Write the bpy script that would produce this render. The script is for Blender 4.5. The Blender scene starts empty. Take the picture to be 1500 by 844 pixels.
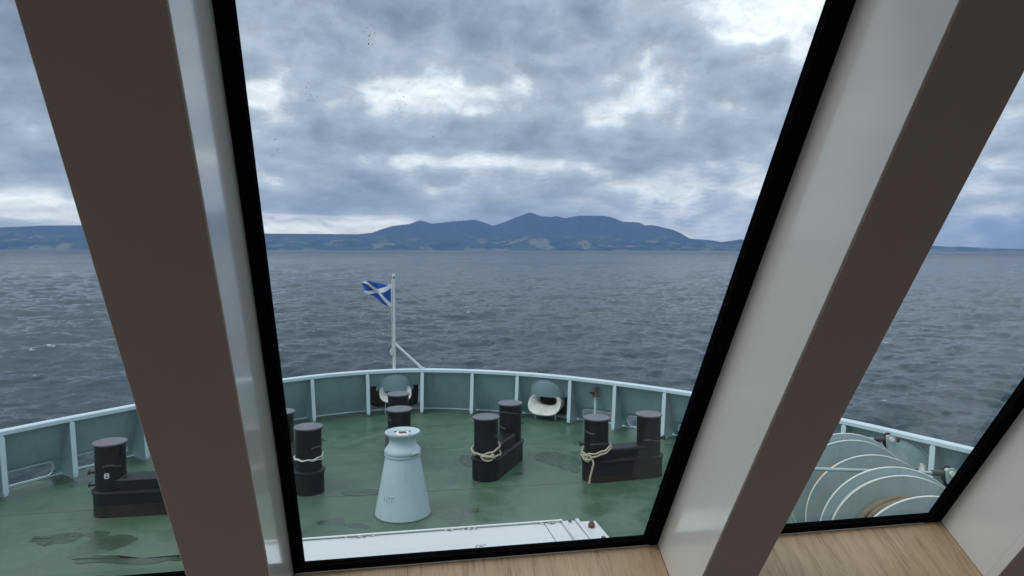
import bpy, bmesh, math, random
import numpy as np
from mathutils import Vector, Matrix
R = math.radians
rnd = random.Random(7)
SC = bpy.context.scene
COL = SC.collection

# ------------------------------------------------------------------ camera, sky, sun, exposure
F_PX = 1000.0
YAW, PIT, ROLL = R(9.75), R(-3.2), R(0.13)
cam_d = bpy.data.cameras.new("camera")
cam = bpy.data.objects.new("camera", cam_d); COL.objects.link(cam)
cam_d.sensor_width = 36.0; cam_d.lens = 36.0 * F_PX / 1500.0
cam_d.clip_start = 0.05; cam_d.clip_end = 120000
fw = Vector((math.sin(YAW)*math.cos(PIT), math.cos(YAW)*math.cos(PIT), math.sin(PIT)))
rt = Vector((math.cos(YAW), -math.sin(YAW), 0)); up = rt.cross(fw)
m3 = Matrix((rt, up, -fw)).transposed() @ Matrix.Rotation(ROLL, 3, 'Z')
cam.matrix_world = Matrix.Translation((0, 0, 0)) @ m3.to_4x4()
SC.camera = cam
EYE = 4.5            # eye above the fore deck
SEA = -12.5          # eye above the sea
SUN_EL, SUN_AZ = R(55), R(-110)      # azimuth from +Y towards +X

SC.view_settings.view_transform = 'Standard'; SC.view_settings.look = 'None'
SC.view_settings.gamma = 1; SC.view_settings.use_curve_mapping = False
SC.view_settings.exposure = 0.4
SC.cycles.use_denoising = True
SC.cycles.max_bounces = 10; SC.cycles.transparent_max_bounces = 12; SC.cycles.volume_bounces = 0
SC.cycles.sample_clamp_indirect = 6

def nn(nt, typ, loc=None, **kw):
    n = nt.nodes.new(typ)
    for k, v in kw.items():
        if k == 'ins':
            for a, b in v.items(): n.inputs[a].default_value = b
        else: setattr(n, k, v)
    return n
def mth(nt, op, a, b=None, c=None, clamp=False):
    n = nt.nodes.new('ShaderNodeMath'); n.operation = op; n.use_clamp = clamp
    for i, s in enumerate((a, b, c)):
        if s is None: continue
        if isinstance(s, (int, float)): n.inputs[i].default_value = s
        else: nt.links.new(s, n.inputs[i])
    return n.outputs[0]
def vmth(nt, op, a, b=None, scale=None):
    n = nt.nodes.new('ShaderNodeVectorMath'); n.operation = op
    for i, s in enumerate((a, b)):
        if s is None: continue
        if isinstance(s, (tuple, list)): n.inputs[i].default_value = s
        else: nt.links.new(s, n.inputs[i])
    if scale is not None: n.inputs['Scale'].default_value = scale
    return n.outputs[0]
def mixc(nt, fac, a, b, mode='MIX'):
    n = nt.nodes.new('ShaderNodeMix'); n.data_type = 'RGBA'; n.blend_type = mode
    for s, i in ((fac, 0), (a, 6), (b, 7)):
        if isinstance(s, (int, float)): n.inputs[i].default_value = s
        elif isinstance(s, (tuple, list)): n.inputs[i].default_value = tuple(s) + ((1,) if len(s) == 3 else ())
        else: nt.links.new(s, n.inputs[i])
    return n.outputs[2]
def ramp(nt, fac, stops, interp='LINEAR'):
    n = nt.nodes.new('ShaderNodeValToRGB'); n.color_ramp.interpolation = interp
    cr = n.color_ramp
    while len(cr.elements) < len(stops): cr.elements.new(0.5)
    for e, (p, c) in zip(cr.elements, stops):
        e.position = p; e.color = (tuple(c) + (1,)) if isinstance(c, (tuple, list)) else (c, c, c, 1)
    nt.links.new(fac, n.inputs[0]); return n.outputs[0]
def noise(nt, vec, scale, detail=6, rough=0.55, dist=0.0, lac=2.0, out=0):
    n = nt.nodes.new('ShaderNodeTexNoise')
    n.inputs['Scale'].default_value = scale; n.inputs['Detail'].default_value = detail
    n.inputs['Roughness'].default_value = rough; n.inputs['Distortion'].default_value = dist
    n.inputs['Lacunarity'].default_value = lac
    if vec is not None: nt.links.new(vec, n.inputs['Vector'])
    return n.outputs[out]

world = bpy.data.worlds.new("World"); SC.world = world; world.use_nodes = True
nt = world.node_tree; nt.nodes.clear()
tc = nn(nt, 'ShaderNodeTexCoord')
dirv = vmth(nt, 'NORMALIZE', tc.outputs['Generated'])
sep = nn(nt, 'ShaderNodeSeparateXYZ'); nt.links.new(dirv, sep.inputs[0])
def cloud_field(dz, det=9):
    zc = mth(nt, 'MAXIMUM', mth(nt, 'ADD', sep.outputs['Z'], dz), 0.0)
    zl = mth(nt, 'MULTIPLY', mth(nt, 'LOGARITHM', mth(nt, 'ADD', zc, 0.13), 2.718), 0.62)
    cmb = nn(nt, 'ShaderNodeCombineXYZ'); nt.links.new(sep.outputs['X'], cmb.inputs[0]); nt.links.new(sep.outputs['Y'], cmb.inputs[1]); nt.links.new(zl, cmb.inputs[2])
    P = cmb.outputs[0]
    warp = noise(nt, P, 7.0, 3, 0.5, out=1)
    Pw = vmth(nt, 'ADD', P, vmth(nt, 'SCALE', vmth(nt, 'SUBTRACT', warp, (0.5, 0.5, 0.5)), scale=0.06))
    n1 = noise(nt, Pw, 3.6, det, 0.60)
    vo = nn(nt, 'ShaderNodeTexVoronoi', feature='F1'); vo.inputs['Scale'].default_value = 13.0; vo.inputs['Detail'].default_value = 1.0
    vo.inputs['Roughness'].default_value = 0.55; nt.links.new(Pw, vo.inputs['Vector'])
    puff = mth(nt, 'SUBTRACT', 0.42, vo.outputs['Distance'])
    fine = mth(nt, 'SUBTRACT', noise(nt, Pw, 15.0, det, 0.70), 0.5)
    return mth(nt, 'ADD', mth(nt, 'MULTIPLY_ADD', mth(nt, 'SUBTRACT', n1, 0.5), 0.55, 0.485), mth(nt, 'MULTIPLY_ADD', fine, 0.32, mth(nt, 'MULTIPLY', puff, 0.12)))
cf = cloud_field(0.0, 6); cfu = cloud_field(0.006, 5)
relief = mth(nt, 'MULTIPLY', mth(nt, 'SUBTRACT', cf, cfu), 3.4)
az = mth(nt, 'ARCTAN2', sep.outputs['X'], sep.outputs['Y'])     # 0 ahead, + to starboard
el = mth(nt, 'ARCSINE', sep.outputs['Z'])
def blob(a, e, sa, se, amp):
    da = mth(nt, 'DIVIDE', mth(nt, 'SUBTRACT', az, R(a)), R(sa))
    de = mth(nt, 'DIVIDE', mth(nt, 'SUBTRACT', el, R(e)), R(se))
    q = mth(nt, 'ADD', mth(nt, 'MULTIPLY', da, da), mth(nt, 'MULTIPLY', de, de))
    return mth(nt, 'MULTIPLY', mth(nt, 'POWER', 2.718, mth(nt, 'MULTIPLY', q, -1.0)), amp)
dens = cf
def PB(x, y, sx, sy, amp):       # centre and spread in degrees, from where the cloud stands in the sky
    return (math.degrees(math.atan((x-750)/1000.0))+9.75, math.degrees(math.atan((366-y)/1000.0)), sx*0.0573*0.9, sy*0.0573, amp)
BLOBS = [PB(*b) for b in (
    (560, 50, 240, 55, 0.13), (830, 60, 150, 60, 0.10), (760, 10, 300, 30, 0.06), (455, 95, 90, 40, 0.04), (1110, 60, 90, 70, -0.06), (1010, 90, 90, 50, 0.04),
    (395, 155, 45, 18, -0.13), (655, 138, 70, 14, -0.14), (785, 92, 60, 10, -0.08), (690, 168, 26, 9, -0.10), (880, 175, 50, 26, -0.11), (955, 160, 40, 20, -0.08),
    (500, 205, 110, 38, 0.10), (740, 200, 120, 26, 0.10), (480, 262, 90, 14, 0.07), (700, 240, 130, 12, -0.11), (600, 236, 40, 10, -0.06), (860, 252, 70, 14, -0.06),
    (520, 300, 150, 20, 0.11), (805, 282, 36, 16, 0.10), (700, 300, 90, 12, 0.04), (440, 330, 150, 12, -0.34), (1000, 330, 120, 24, -0.02), (960, 300, 100, 14, 0.03), (1000, 230, 110, 22, 0.03),
    (1110, 280, 30, 14, -0.08), (20, 110, 160, 120, 0.20), (40, 222, 120, 14, -0.06), (60, 262, 130, 22, 0.09), (50, 318, 130, 13, -0.34),
    (1400, 330, 200, 40, -0.08), (1440, 190, 120, 60, 0.03), (1470, 265, 150, 40, -0.05), (750, -200, 500, 120, 0.05))]
for b in BLOBS: dens = mth(nt, 'ADD', dens, blob(*b))
ccol = ramp(nt, dens, [(0.28, (0.84, 0.87, 0.90)), (0.365, (0.82, 0.85, 0.87)), (0.40, (0.60, 0.655, 0.71)), (0.43, (0.43, 0.485, 0.555)),
                       (0.50, (0.335, 0.385, 0.45)), (0.60, (0.225, 0.265, 0.33)), (0.78, (0.135, 0.163, 0.22))])
lit = mth(nt, 'ADD', 1.0, relief)
ccol = vmth(nt, 'MULTIPLY', ccol, nn(nt, 'ShaderNodeCombineXYZ').outputs[0])
lc = nt.nodes[-1]
for i in range(3): nt.links.new(lit, [n for n in nt.nodes if n.type == 'COMBXYZ'][-1].inputs[i])
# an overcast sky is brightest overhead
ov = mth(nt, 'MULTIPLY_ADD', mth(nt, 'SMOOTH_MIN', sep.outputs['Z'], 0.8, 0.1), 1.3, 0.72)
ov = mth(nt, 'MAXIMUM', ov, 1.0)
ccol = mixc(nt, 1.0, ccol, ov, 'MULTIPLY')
# pale yellow light low over the horizon to port, cooler blue to starboard
band = mth(nt, 'MULTIPLY', mth(nt, 'POWER', 2.718, mth(nt, 'MULTIPLY', el, -24.0)), mth(nt, 'MULTIPLY_ADD', az, -1.1, 0.65, clamp=True), clamp=True)
ccol = mixc(nt, band, ccol, (2.1, 1.92, 1.5), 'MULTIPLY')
lowb = mth(nt, 'POWER', 2.718, mth(nt, 'MULTIPLY', el, -16.0))
ccol = mixc(nt, mth(nt, 'MULTIPLY', lowb, 0.7, clamp=True), ccol, (1.35, 1.25, 1.05), 'MULTIPLY')
below = mth(nt, 'MULTIPLY', sep.outputs['Z'], -20.0, clamp=True)
ccol = mixc(nt, below, ccol, (0.10, 0.13, 0.16))
sky = nn(nt, 'ShaderNodeTexSky', sky_type='NISHITA', sun_disc=False, sun_elevation=SUN_EL, sun_rotation=SUN_AZ)
bgs = nn(nt, 'ShaderNodeBackground', ins={'Strength': 0.08}); nt.links.new(sky.outputs[0], bgs.inputs[0])
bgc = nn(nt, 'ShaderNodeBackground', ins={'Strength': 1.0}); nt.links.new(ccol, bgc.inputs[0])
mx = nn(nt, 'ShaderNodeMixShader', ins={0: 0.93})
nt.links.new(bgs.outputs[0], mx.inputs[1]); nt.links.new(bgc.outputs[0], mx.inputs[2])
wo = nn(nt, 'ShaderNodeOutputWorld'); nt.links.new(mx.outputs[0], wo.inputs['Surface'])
world.cycles.sampling_method = 'MANUAL'; world.cycles.sample_map_resolution = 256

sl = bpy.data.lights.new("sun", 'SUN'); sl.energy = 0.9; sl.angle = R(25); sl.color = (1.0, 0.96, 0.9)
so = bpy.data.objects.new("sun", sl); COL.objects.link(so)
sdir = Vector((math.sin(SUN_AZ)*math.cos(SUN_EL), math.cos(SUN_AZ)*math.cos(SUN_EL), math.sin(SUN_EL)))
so.rotation_euler = sdir.to_track_quat('Z', 'Y').to_euler(); so.location = (0, 0, 60)

# ------------------------------------------------------------------ materials
MATS = {}
def newmat(name):
    m = bpy.data.materials.new(name); m.use_nodes = True
    b = m.node_tree.nodes['Principled BSDF']; MATS[name] = m
    return m, m.node_tree, b
def objco(nt): return nn(nt, 'ShaderNodeTexCoord').outputs['Object']
def worldpos(nt): return nn(nt, 'ShaderNodeNewGeometry').outputs['Position']
def paint(name, col, rough=0.45, var=0.12, grime=0.25, grime_col=None, scale=3.0, bump=0.15, coat=0.0, streak=True, spec=0.5, rvar=0.25, gs=None):
    m, nt, b = newmat(name); p = worldpos(nt)
    a = noise(nt, p, scale, 6, 0.6)
    c = mixc(nt, ramp(nt, a, [(0.3, 0.0), (0.7, 1.0)]), tuple(x*(1-var) for x in col), tuple(min(1, x*(1+var)) for x in col))
    mp = nn(nt, 'ShaderNodeMapping', ins={'Scale': gs or (1, 1, 0.15 if streak else 1)}); nt.links.new(p, mp.inputs[0])
    g = noise(nt, mp.outputs[0], scale*5, 5, 0.65)
    gm = mth(nt, 'MULTIPLY', ramp(nt, g, [(0.56, 0.0), (0.75, 1.0)]), grime)
    c = mixc(nt, gm, c, grime_col or tuple(x*0.45 for x in col))
    nt.links.new(c, b.inputs['Base Color'])
    rr = mth(nt, 'MULTIPLY_ADD', a, rvar, rough - rvar/2); nt.links.new(rr, b.inputs['Roughness'])
    b.inputs['Specular IOR Level'].default_value = spec
    if coat: b.inputs['Coat Weight'].default_value = coat; b.inputs['Coat Roughness'].default_value = 0.08
    if bump:
        bp = nn(nt, 'ShaderNodeBump', ins={'Strength': bump, 'Distance': 0.01})
        nt.links.new(noise(nt, p, scale*1.7, 4, 0.6), bp.inputs['Height']); nt.links.new(bp.outputs[0], b.inputs['Normal'])
    return m
M_BLUE = paint('pale_blue_paint', (0.25, 0.385, 0.41), 0.40, 0.14, 0.45, (0.16, 0.19, 0.17), 0.9, 0.5)
M_RAIL = paint('rail_paint', (0.52, 0.66, 0.69), 0.4, 0.06, 0.2, (0.28, 0.33, 0.33), 1.5)
M_CONE = paint('pedestal_paint', (0.40, 0.52, 0.55), 0.5, 0.07, 0.35, (0.20, 0.27, 0.28), 2.0)
M_BLACK = paint('black_paint', (0.005, 0.0065, 0.011), 0.45, 0.25, 0.6, (0.04, 0.041, 0.05), 1.6, 0.15, gs=(1, 1, 5), spec=0.3)
M_CAP = paint('worn_cap_paint', (0.12, 0.12, 0.14), 0.5, 0.2, 0.5, (0.04, 0.04, 0.045), 6, 0.1, streak=False)
M_WHITE = paint('white_gloss_paint', (0.62, 0.65, 0.66), 0.35, 0.04, 0.15, (0.4, 0.42, 0.42), 2.0, 0.05)
M_LINER = paint('fairlead_cream_paint', (0.58, 0.60, 0.56), 0.3, 0.12, 0.5, (0.33, 0.31, 0.26), 5, 0.1)
M_WINCH = paint('winch_paint', (0.31, 0.41, 0.42), 0.45, 0.1, 0.35, (0.14, 0.17, 0.16), 2.5)
M_WRIM = paint('winch_rim_paint', (0.62, 0.66, 0.60), 0.5, 0.1, 0.4, (0.35, 0.33, 0.22), 7)
M_STEEL = paint('dark_steel', (0.03, 0.028, 0.03), 0.4, 0.3, 0.4, (0.07, 0.04, 0.03), 9)
M_RUST = paint('rusty_bronze', (0.12, 0.07, 0.055), 0.55, 0.4, 0.6, (0.22, 0.2, 0.19), 20)
M_HULL = paint('hull_black_paint', (0.012, 0.013, 0.02), 0.5, 0.2, 0.3, (0.03, 0.03, 0.03), 0.5)
M_BROWN = paint('brown_laminate', (0.33, 0.25, 0.22), 0.55, 0.02, 0.06, None, 2.0, 0.02, streak=False, spec=0.3)
M_FRAME = paint('black_frame_paint', (0.005, 0.005, 0.006), 0.6, 0.1, 0.1, None, 8, 0.0, spec=0.0)
M_REVEAL = paint('white_panel', (0.75, 0.73, 0.68), 0.18, 0.005, 0.0, None, 1.5, 0.0, coat=0.8, streak=False, rvar=0.03)
M_ROOM = paint('room_lining', (0.78, 0.75, 0.71), 0.7, 0.03, 0.05, None, 1.0, 0.0, streak=False)
M_CARPET = paint('carpet', (0.38, 0.33, 0.29), 0.95, 0.2, 0.2, None, 30, 0.2, streak=False, spec=0.1)
M_DIRT = paint('dried_dirt', (0.26, 0.26, 0.25), 0.9, 0.3, 0.3, None, 60, 0.0, streak=False)
M_SALT = paint('dried_salt', (0.75, 0.78, 0.8), 0.9, 0.1, 0.1, None, 60, 0.0, streak=False)
M_RUBBER = paint('black_cable', (0.012, 0.012, 0.014), 0.45, 0.2, 0.2, None, 9)
M_GASKET = M_FRAME

def rope_mat(name, c1, c2):
    m, nt, b = newmat(name); p = worldpos(nt)
    nt.links.new(mixc(nt, noise(nt, p, 40, 4, 0.7), c1, c2), b.inputs['Base Color']); b.inputs['Roughness'].default_value = 0.95
    b.inputs['Specular IOR Level'].default_value = 0.1
    return m
M_ROPE = rope_mat('beige_rope', (0.30, 0.27, 0.20), (0.62, 0.58, 0.46))
M_COIL = rope_mat('weathered_hawser', (0.08, 0.07, 0.05), (0.28, 0.245, 0.19))
M_LINE = rope_mat('white_halyard', (0.5, 0.5, 0.47), (0.75, 0.75, 0.7))

def wood():
    m, nt, b = newmat('light_oak_laminate'); p = objco(nt)
    mp = nn(nt, 'ShaderNodeMapping', ins={'Scale': (1.0, 0.035, 0.035), 'Rotation': (0, 0, R(4))}); nt.links.new(p, mp.inputs[0])
    a = noise(nt, mp.outputs[0], 26, 6, 0.65, 0.4); f = noise(nt, mp.outputs[0], 330, 3, 0.65)
    mp2 = nn(nt, 'ShaderNodeMapping', ins={'Scale': (1.0, 0.12, 0.12)}); nt.links.new(p, mp2.inputs[0])
    g = noise(nt, mp2.outputs[0], 150, 3, 0.6)
    v = mth(nt, 'ADD', mth(nt, 'MULTIPLY', a, 0.36), mth(nt, 'ADD', mth(nt, 'MULTIPLY', f, 0.42), mth(nt, 'MULTIPLY', g, 0.22)))
    c = ramp(nt, v, [(0.36, (0.22, 0.14, 0.075)), (0.47, (0.44, 0.31, 0.19)), (0.60, (0.53, 0.385, 0.24))])
    nt.links.new(c, b.inputs['Base Color']); b.inputs['Roughness'].default_value = 0.42
    bp = nn(nt, 'ShaderNodeBump', ins={'Strength': 0.1, 'Distance': 0.001}); nt.links.new(f, bp.inputs['Height']); nt.links.new(bp.outputs[0], b.inputs['Normal'])
    return m
M_WOOD = wood()

def deckmat():
    m, nt, b = newmat('green_deck_paint'); p = worldpos(nt)
    big = noise(nt, p, 0.35, 5, 0.6, 0.5); med = noise(nt, p, 1.6, 6, 0.65, 0.8); fine = noise(nt, p, 14, 5, 0.7)
    c = mixc(nt, ramp(nt, med, [(0.38, 0.0), (0.60, 1.0)]), (0.032, 0.084, 0.050), (0.064, 0.128, 0.086))
    c = mixc(nt, ramp(nt, big, [(0.46, 0.0), (0.66, 0.7)]), c, (0.072, 0.118, 0.084))
    c = mixc(nt, ramp(nt, fine, [(0.56, 0.0), (0.72, 0.5)]), c, (0.13, 0.15, 0.125))
    # scuffs: thin pale drag lines
    mp = nn(nt, 'ShaderNodeMapping', ins={'Scale': (0.35, 2.2, 1), 'Rotation': (0, 0, R(33))}); nt.links.new(p, mp.inputs[0])
    sc_ = noise(nt, mp.outputs[0], 3.2, 7, 0.7, 1.2)
    c = mixc(nt, ramp(nt, sc_, [(0.60, 0.0), (0.68, 0.55)]), c, (0.17, 0.18, 0.15))
    rs = noise(nt, vmth(nt, 'ADD', p, (3.0, 50.0, 0)), 5.0, 6, 0.75)
    c = mixc(nt, ramp(nt, rs, [(0.66, 0.0), (0.70, 0.6)]), c, (0.02, 0.032, 0.022))
    # darker repainted / damp patches with crisp outlines
    dp = noise(nt, vmth(nt, 'ADD', p, (31.0, 7.0, 0)), 0.62, 3, 0.5, 0.3)
    damp = ramp(nt, dp, [(0.628, 0.0), (0.636, 1.0)])
    c = mixc(nt, mth(nt, 'MULTIPLY', damp, 0.6), c, (0.02, 0.042, 0.028))
    nt.links.new(c, b.inputs['Base Color'])
    rr = ramp(nt, mth(nt, 'ADD', mth(nt, 'MULTIPLY', big, 0.5), mth(nt, 'MULTIPLY', med, 0.5)), [(0.38, 0.28), (0.62, 0.52)])
    rr2 = mixc(nt, damp, rr, (0.2, 0.2, 0.2)); nt.links.new(rr2, b.inputs['Roughness'])
    bp = nn(nt, 'ShaderNodeBump', ins={'Strength': 0.35, 'Distance': 0.02}); nt.links.new(mth(nt, 'ADD', mth(nt, 'MULTIPLY', med, 0.6), mth(nt, 'MULTIPLY', fine, 0.12)), bp.inputs['Height'])
    nt.links.new(bp.outputs[0], b.inputs['Normal'])
    return m
M_DECK = deckmat()
M_WET = paint('wet_deck', (0.026, 0.062, 0.040), 0.26, 0.2, 0.3, None, 2, 0.05, streak=False)
M_PALE = paint('pale_patch_paint', (0.085, 0.125, 0.11), 0.45, 0.12, 0.3, (0.05, 0.08, 0.065), 3, 0.1, streak=False)
M_SCUFF = paint('weld_line', (0.11, 0.135, 0.115), 0.5, 0.3, 0.4, (0.05, 0.08, 0.06), 5, 0.1, streak=False)

def flagmat():
    m, nt, b = newmat('saltire_cloth'); uv = nn(nt, 'ShaderNodeUVMap'); uv.uv_map = 'UVMap'
    s = nn(nt, 'ShaderNodeSeparateXYZ'); nt.links.new(uv.outputs[0], s.inputs[0]); u, v = s.outputs[0], s.outputs[1]
    d1 = mth(nt, 'ABSOLUTE', mth(nt, 'SUBTRACT', u, v)); d2 = mth(nt, 'ABSOLUTE', mth(nt, 'SUBTRACT', mth(nt, 'ADD', u, v), 1.0))
    k = mth(nt, 'LESS_THAN', mth(nt, 'MINIMUM', d1, d2), 0.115)
    hem = mth(nt, 'GREATER_THAN', u, 0.965)
    k = mth(nt, 'MAXIMUM', k, hem)
    nt.links.new(mixc(nt, k, (0.008, 0.085, 0.36), (0.72, 0.75, 0.80)), b.inputs['Base Color'])
    b.inputs['Roughness'].default_value = 0.8; b.inputs['Specular IOR Level'].default_value = 0.2
    return m
M_FLAG = flagmat()

def glassmat():
    m = bpy.data.materials.new('window_glass'); m.use_nodes = True; nt = m.node_tree; nt.nodes.clear()
    t = nn(nt, 'ShaderNodeBsdfTransparent'); t.inputs[0].default_value = (0.93, 0.96, 0.955, 1)
    g = nn(nt, 'ShaderNodeBsdfGlossy', ins={'Roughness': 0.0}); g.inputs[0].default_value = (1, 1, 1, 1)
    lw = nn(nt, 'ShaderNodeLayerWeight', ins={'Blend': 0.5}); frv = mth(nt, 'MULTIPLY_ADD', mth(nt, 'POWER', lw.outputs['Facing'], 5.0), 0.9, 0.045)
    mxs = nn(nt, 'ShaderNodeMixShader'); nt.links.new(frv, mxs.inputs[0]); nt.links.new(t.outputs[0], mxs.inputs[1]); nt.links.new(g.outputs[0], mxs.inputs[2])
    o = nn(nt, 'ShaderNodeOutputMaterial'); nt.links.new(mxs.outputs[0], o.inputs[0]); return m
M_GLASS = glassmat()

def seamat():
    m, nt, b = newmat('sea_water'); p = worldpos(nt)
    sp = nn(nt, 'ShaderNodeSeparateXYZ'); nt.links.new(p, sp.inputs[0])
    rr_ = mth(nt, 'SQRT', mth(nt, 'ADD', mth(nt, 'MULTIPLY', sp.outputs[0], sp.outputs[0]), mth(nt, 'MULTIPLY', sp.outputs[1], sp.outputs[1])))
    gust = noise(nt, p, 0.004, 4, 0.6)
    b.inputs['Base Color'].default_value = (0.012, 0.034, 0.046, 1)
    b.inputs['IOR'].default_value = 1.33
    far = mth(nt, 'MULTIPLY', rr_, 1/2500.0, clamp=True)
    ro = mth(nt, 'MULTIPLY_ADD', far, 0.20, 0.06); ro = mth(nt, 'ADD', ro, mth(nt, 'MULTIPLY', gust, 0.08))
    ms = nn(nt, 'ShaderNodeMapping', ins={'Rotation': (0, 0, R(6)), 'Scale': (0.25, 1.0, 1)}); nt.links.new(p, ms.inputs[0])
    st = noise(nt, ms.outputs[0], 0.009, 6, 0.75)
    ro = mth(nt, 'MAXIMUM', mth(nt, 'ADD', ro, mth(nt, 'MULTIPLY', mth(nt, 'SUBTRACT', st, 0.5), mth(nt, 'MULTIPLY', far, 0.9))), 0.05)
    nt.links.new(ro, b.inputs['Roughness'])
    mp = nn(nt, 'ShaderNodeMapping', ins={'Rotation': (0, 0, R(-20)), 'Scale': (0.55, 1.0, 1)}); nt.links.new(p, mp.inputs[0])
    h1 = noise(nt, mp.outputs[0], 4.0, 4, 0.6, 0.3); h2 = noise(nt, mp.outputs[0], 0.45, 6, 0.65, 0.2)
    hgt = mth(nt, 'ADD', mth(nt, 'MULTIPLY', h1, 0.10), mth(nt, 'MULTIPLY', h2, mth(nt, 'MULTIPLY_ADD', far, 9.0, 0.25)))
    bp = nn(nt, 'ShaderNodeBump', ins={'Strength': 0.75, 'Distance': 0.8}); nt.links.new(hgt, bp.inputs['Height']); nt.links.new(bp.outputs[0], b.inputs['Normal'])
    # foam where crests fold
    at = nn(nt, 'ShaderNodeAttribute'); at.attribute_name = 'foam'
    fn = noise(nt, p, 3.0, 4, 0.7)
    fo = mth(nt, 'MULTIPLY', at.outputs['Fac'], ramp(nt, fn, [(0.45, 0.0), (0.62, 1.0)]), clamp=True)
    nt.links.new(mixc(nt, fo, (0.012, 0.034, 0.046), (0.6, 0.65, 0.68)), b.inputs['Base Color'])
    return m
M_SEA = seamat()

def hillmat():
    m, nt, b = newmat('island_slopes'); p = worldpos(nt)
    sp = nn(nt, 'ShaderNodeSeparateXYZ'); nt.links.new(p, sp.inputs[0])
    z = mth(nt, 'ADD', sp.outputs[2], 12.5)
    n_ = noise(nt, p, 0.0016, 6, 0.6); n2_ = noise(nt, p, 0.0022, 4, 0.6)
    low = (0.040, 0.075, 0.032); moor = (0.036, 0.050, 0.036)
    c = mixc(nt, ramp(nt, mth(nt, 'MULTIPLY_ADD', n_, 0.6, mth(nt, 'DIVIDE', z, 900.0)), [(0.35, 0.0), (0.6, 1.0)]), low, moor)
    fld = mth(nt, 'MULTIPLY', ramp(nt, n2_, [(0.53, 0.0), (0.56, 1.0)]), ramp(nt, mth(nt, 'DIVIDE', z, 330.0), [(0.5, 1.0), (1.0, 0.0)]))
    c = mixc(nt, fld, c, (0.18, 0.165, 0.085))
    wd = mth(nt, 'MULTIPLY', ramp(nt, noise(nt, p, 0.003, 4, 0.6), [(0.52, 0.0), (0.54, 1.0)]), ramp(nt, mth(nt, 'DIVIDE', z, 300.0), [(0.5, 1.0), (1.0, 0.0)]))
    c = mixc(nt, wd, c, (0.014, 0.026, 0.014))
    nt.links.new(c, b.inputs['Base Color']); b.inputs['Roughness'].default_value = 1.0; b.inputs['Specular IOR Level'].default_value = 0.0
    return m
M_HILL = hillmat()

# ------------------------------------------------------------------ mesh helpers
class MB:
    def __init__(s): s.v = []; s.f = []; s.uv = None
    def add(s, v, f):
        o = len(s.v); s.v += [tuple(a) for a in v]; s.f += [tuple(i + o for i in q) for q in f]; return s
    def box(s, c, size, M=None):
        x, y, z = (a/2 for a in size); c = Vector(c)
        vs = [Vector((i*x, j*y, k*z)) for k in (-1, 1) for j in (-1, 1) for i in (-1, 1)]
        if M is not None: vs = [M @ q for q in vs]
        return s.add([c + q for q in vs], [(0, 2, 3, 1), (4, 5, 7, 6), (0, 1, 5, 4), (2, 6, 7, 3), (0, 4, 6, 2), (1, 3, 7, 5)])
    def loft(s, rings, closed=True, cap=True, loop=False):
        n = len(rings[0]); o = []; f = []
        for r in rings: o += list(r)
        m_ = len(rings)
        for i in range(m_ if loop else m_ - 1):
            for j in range(n if closed else n - 1):
                a = i*n + j; b = i*n + (j+1) % n; c = ((i+1) % m_)*n + (j+1) % n; d = ((i+1) % m_)*n + j
                f.append((a, b, c, d))
        if cap and closed and not loop:
            f.append(tuple(range(n))[::-1]); f.append(tuple((m_-1)*n + j for j in range(n)))
        return s.add(o, f)
    def tube(s, path, r, seg=10, cap=True, loop=False):
        path = [Vector(p) for p in path]; rings = []; n = len(path); prev = None
        for i, p in enumerate(path):
            a = path[(i-1) % n] if (i or loop) else p; b = path[(i+1) % n] if (i < n-1 or loop) else p
            t = (b - a).normalized()
            if prev is None: u = t.orthogonal().normalized()
            else:
                u = prev - t*prev.dot(t); u = u.normalized() if u.length > 1e-6 else t.orthogonal().normalized()
            prev = u; w = t.cross(u); rr = r[i] if isinstance(r, (list, tuple)) else r
            rings.append([p + rr*(math.cos(2*math.pi*k/seg)*u + math.sin(2*math.pi*k/seg)*w) for k in range(seg)])
        return s.loft(rings, cap=cap, loop=loop)
    def lathe(s, prof, seg=48, c=(0, 0, 0), M=None, loop=False):
        c = Vector(c); rings = []
        for r, z in prof:
            ring = [Vector((r*math.cos(2*math.pi*k/seg), r*math.sin(2*math.pi*k/seg), z)) for k in range(seg)]
            if M is not None: ring = [M @ q for q in ring]
            rings.append([c + q for q in ring])
        return s.loft(rings, cap=not loop, loop=loop)
    def prism(s, poly, thick, M, c=(0, 0, 0)):
        c = Vector(c)
        return s.loft([[c + M @ Vector((a, b, k)) for a, b in poly] for k in (-thick/2, thick/2)])
    def build(s, name, mat, parent=None, bevel=0.0, smooth=40, loc=None, seg=2):
        me = bpy.data.meshes.new(name); me.from_pydata(s.v, [], s.f); me.validate()
        bm = bmesh.new(); bm.from_mesh(me); bmesh.ops.recalc_face_normals(bm, faces=bm.faces); bm.to_mesh(me); bm.free()
        if smooth is not None:
            me.shade_smooth(); me.set_sharp_from_angle(angle=R(smooth))
        o = bpy.data.objects.new(name, me); COL.objects.link(o)
        if isinstance(mat, (list, tuple)):
            for q in mat: me.materials.append(q)
        else: me.materials.append(mat)
        if parent is not None:
            o.parent = parent
            # geometry is written in the parent's frame
        if loc is not None: o.location = loc
        if bevel:
            b = o.modifiers.new('bevel', 'BEVEL'); b.width = bevel; b.segments = seg; b.limit_method = 'ANGLE'; b.angle_limit = R(35)
        return o
def empty(name, loc=(0, 0, 0), rz=0.0):
    o = bpy.data.objects.new(name, None); COL.objects.link(o); o.location = loc; o.rotation_euler = (0, 0, rz); o.empty_display_size = 0.2; return o
def tag(o, label=None, cat=None, group=None, kind=None):
    if label: o['label'] = label
    if cat: o['category'] = cat
    if group: o['group'] = group
    if kind: o['kind'] = kind
    return o
def copy_tree(o, parent=None):
    c = o.copy(); COL.objects.link(c); c.parent = parent
    for ch in list(o.children): copy_tree(ch, c)
    return c
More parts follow.
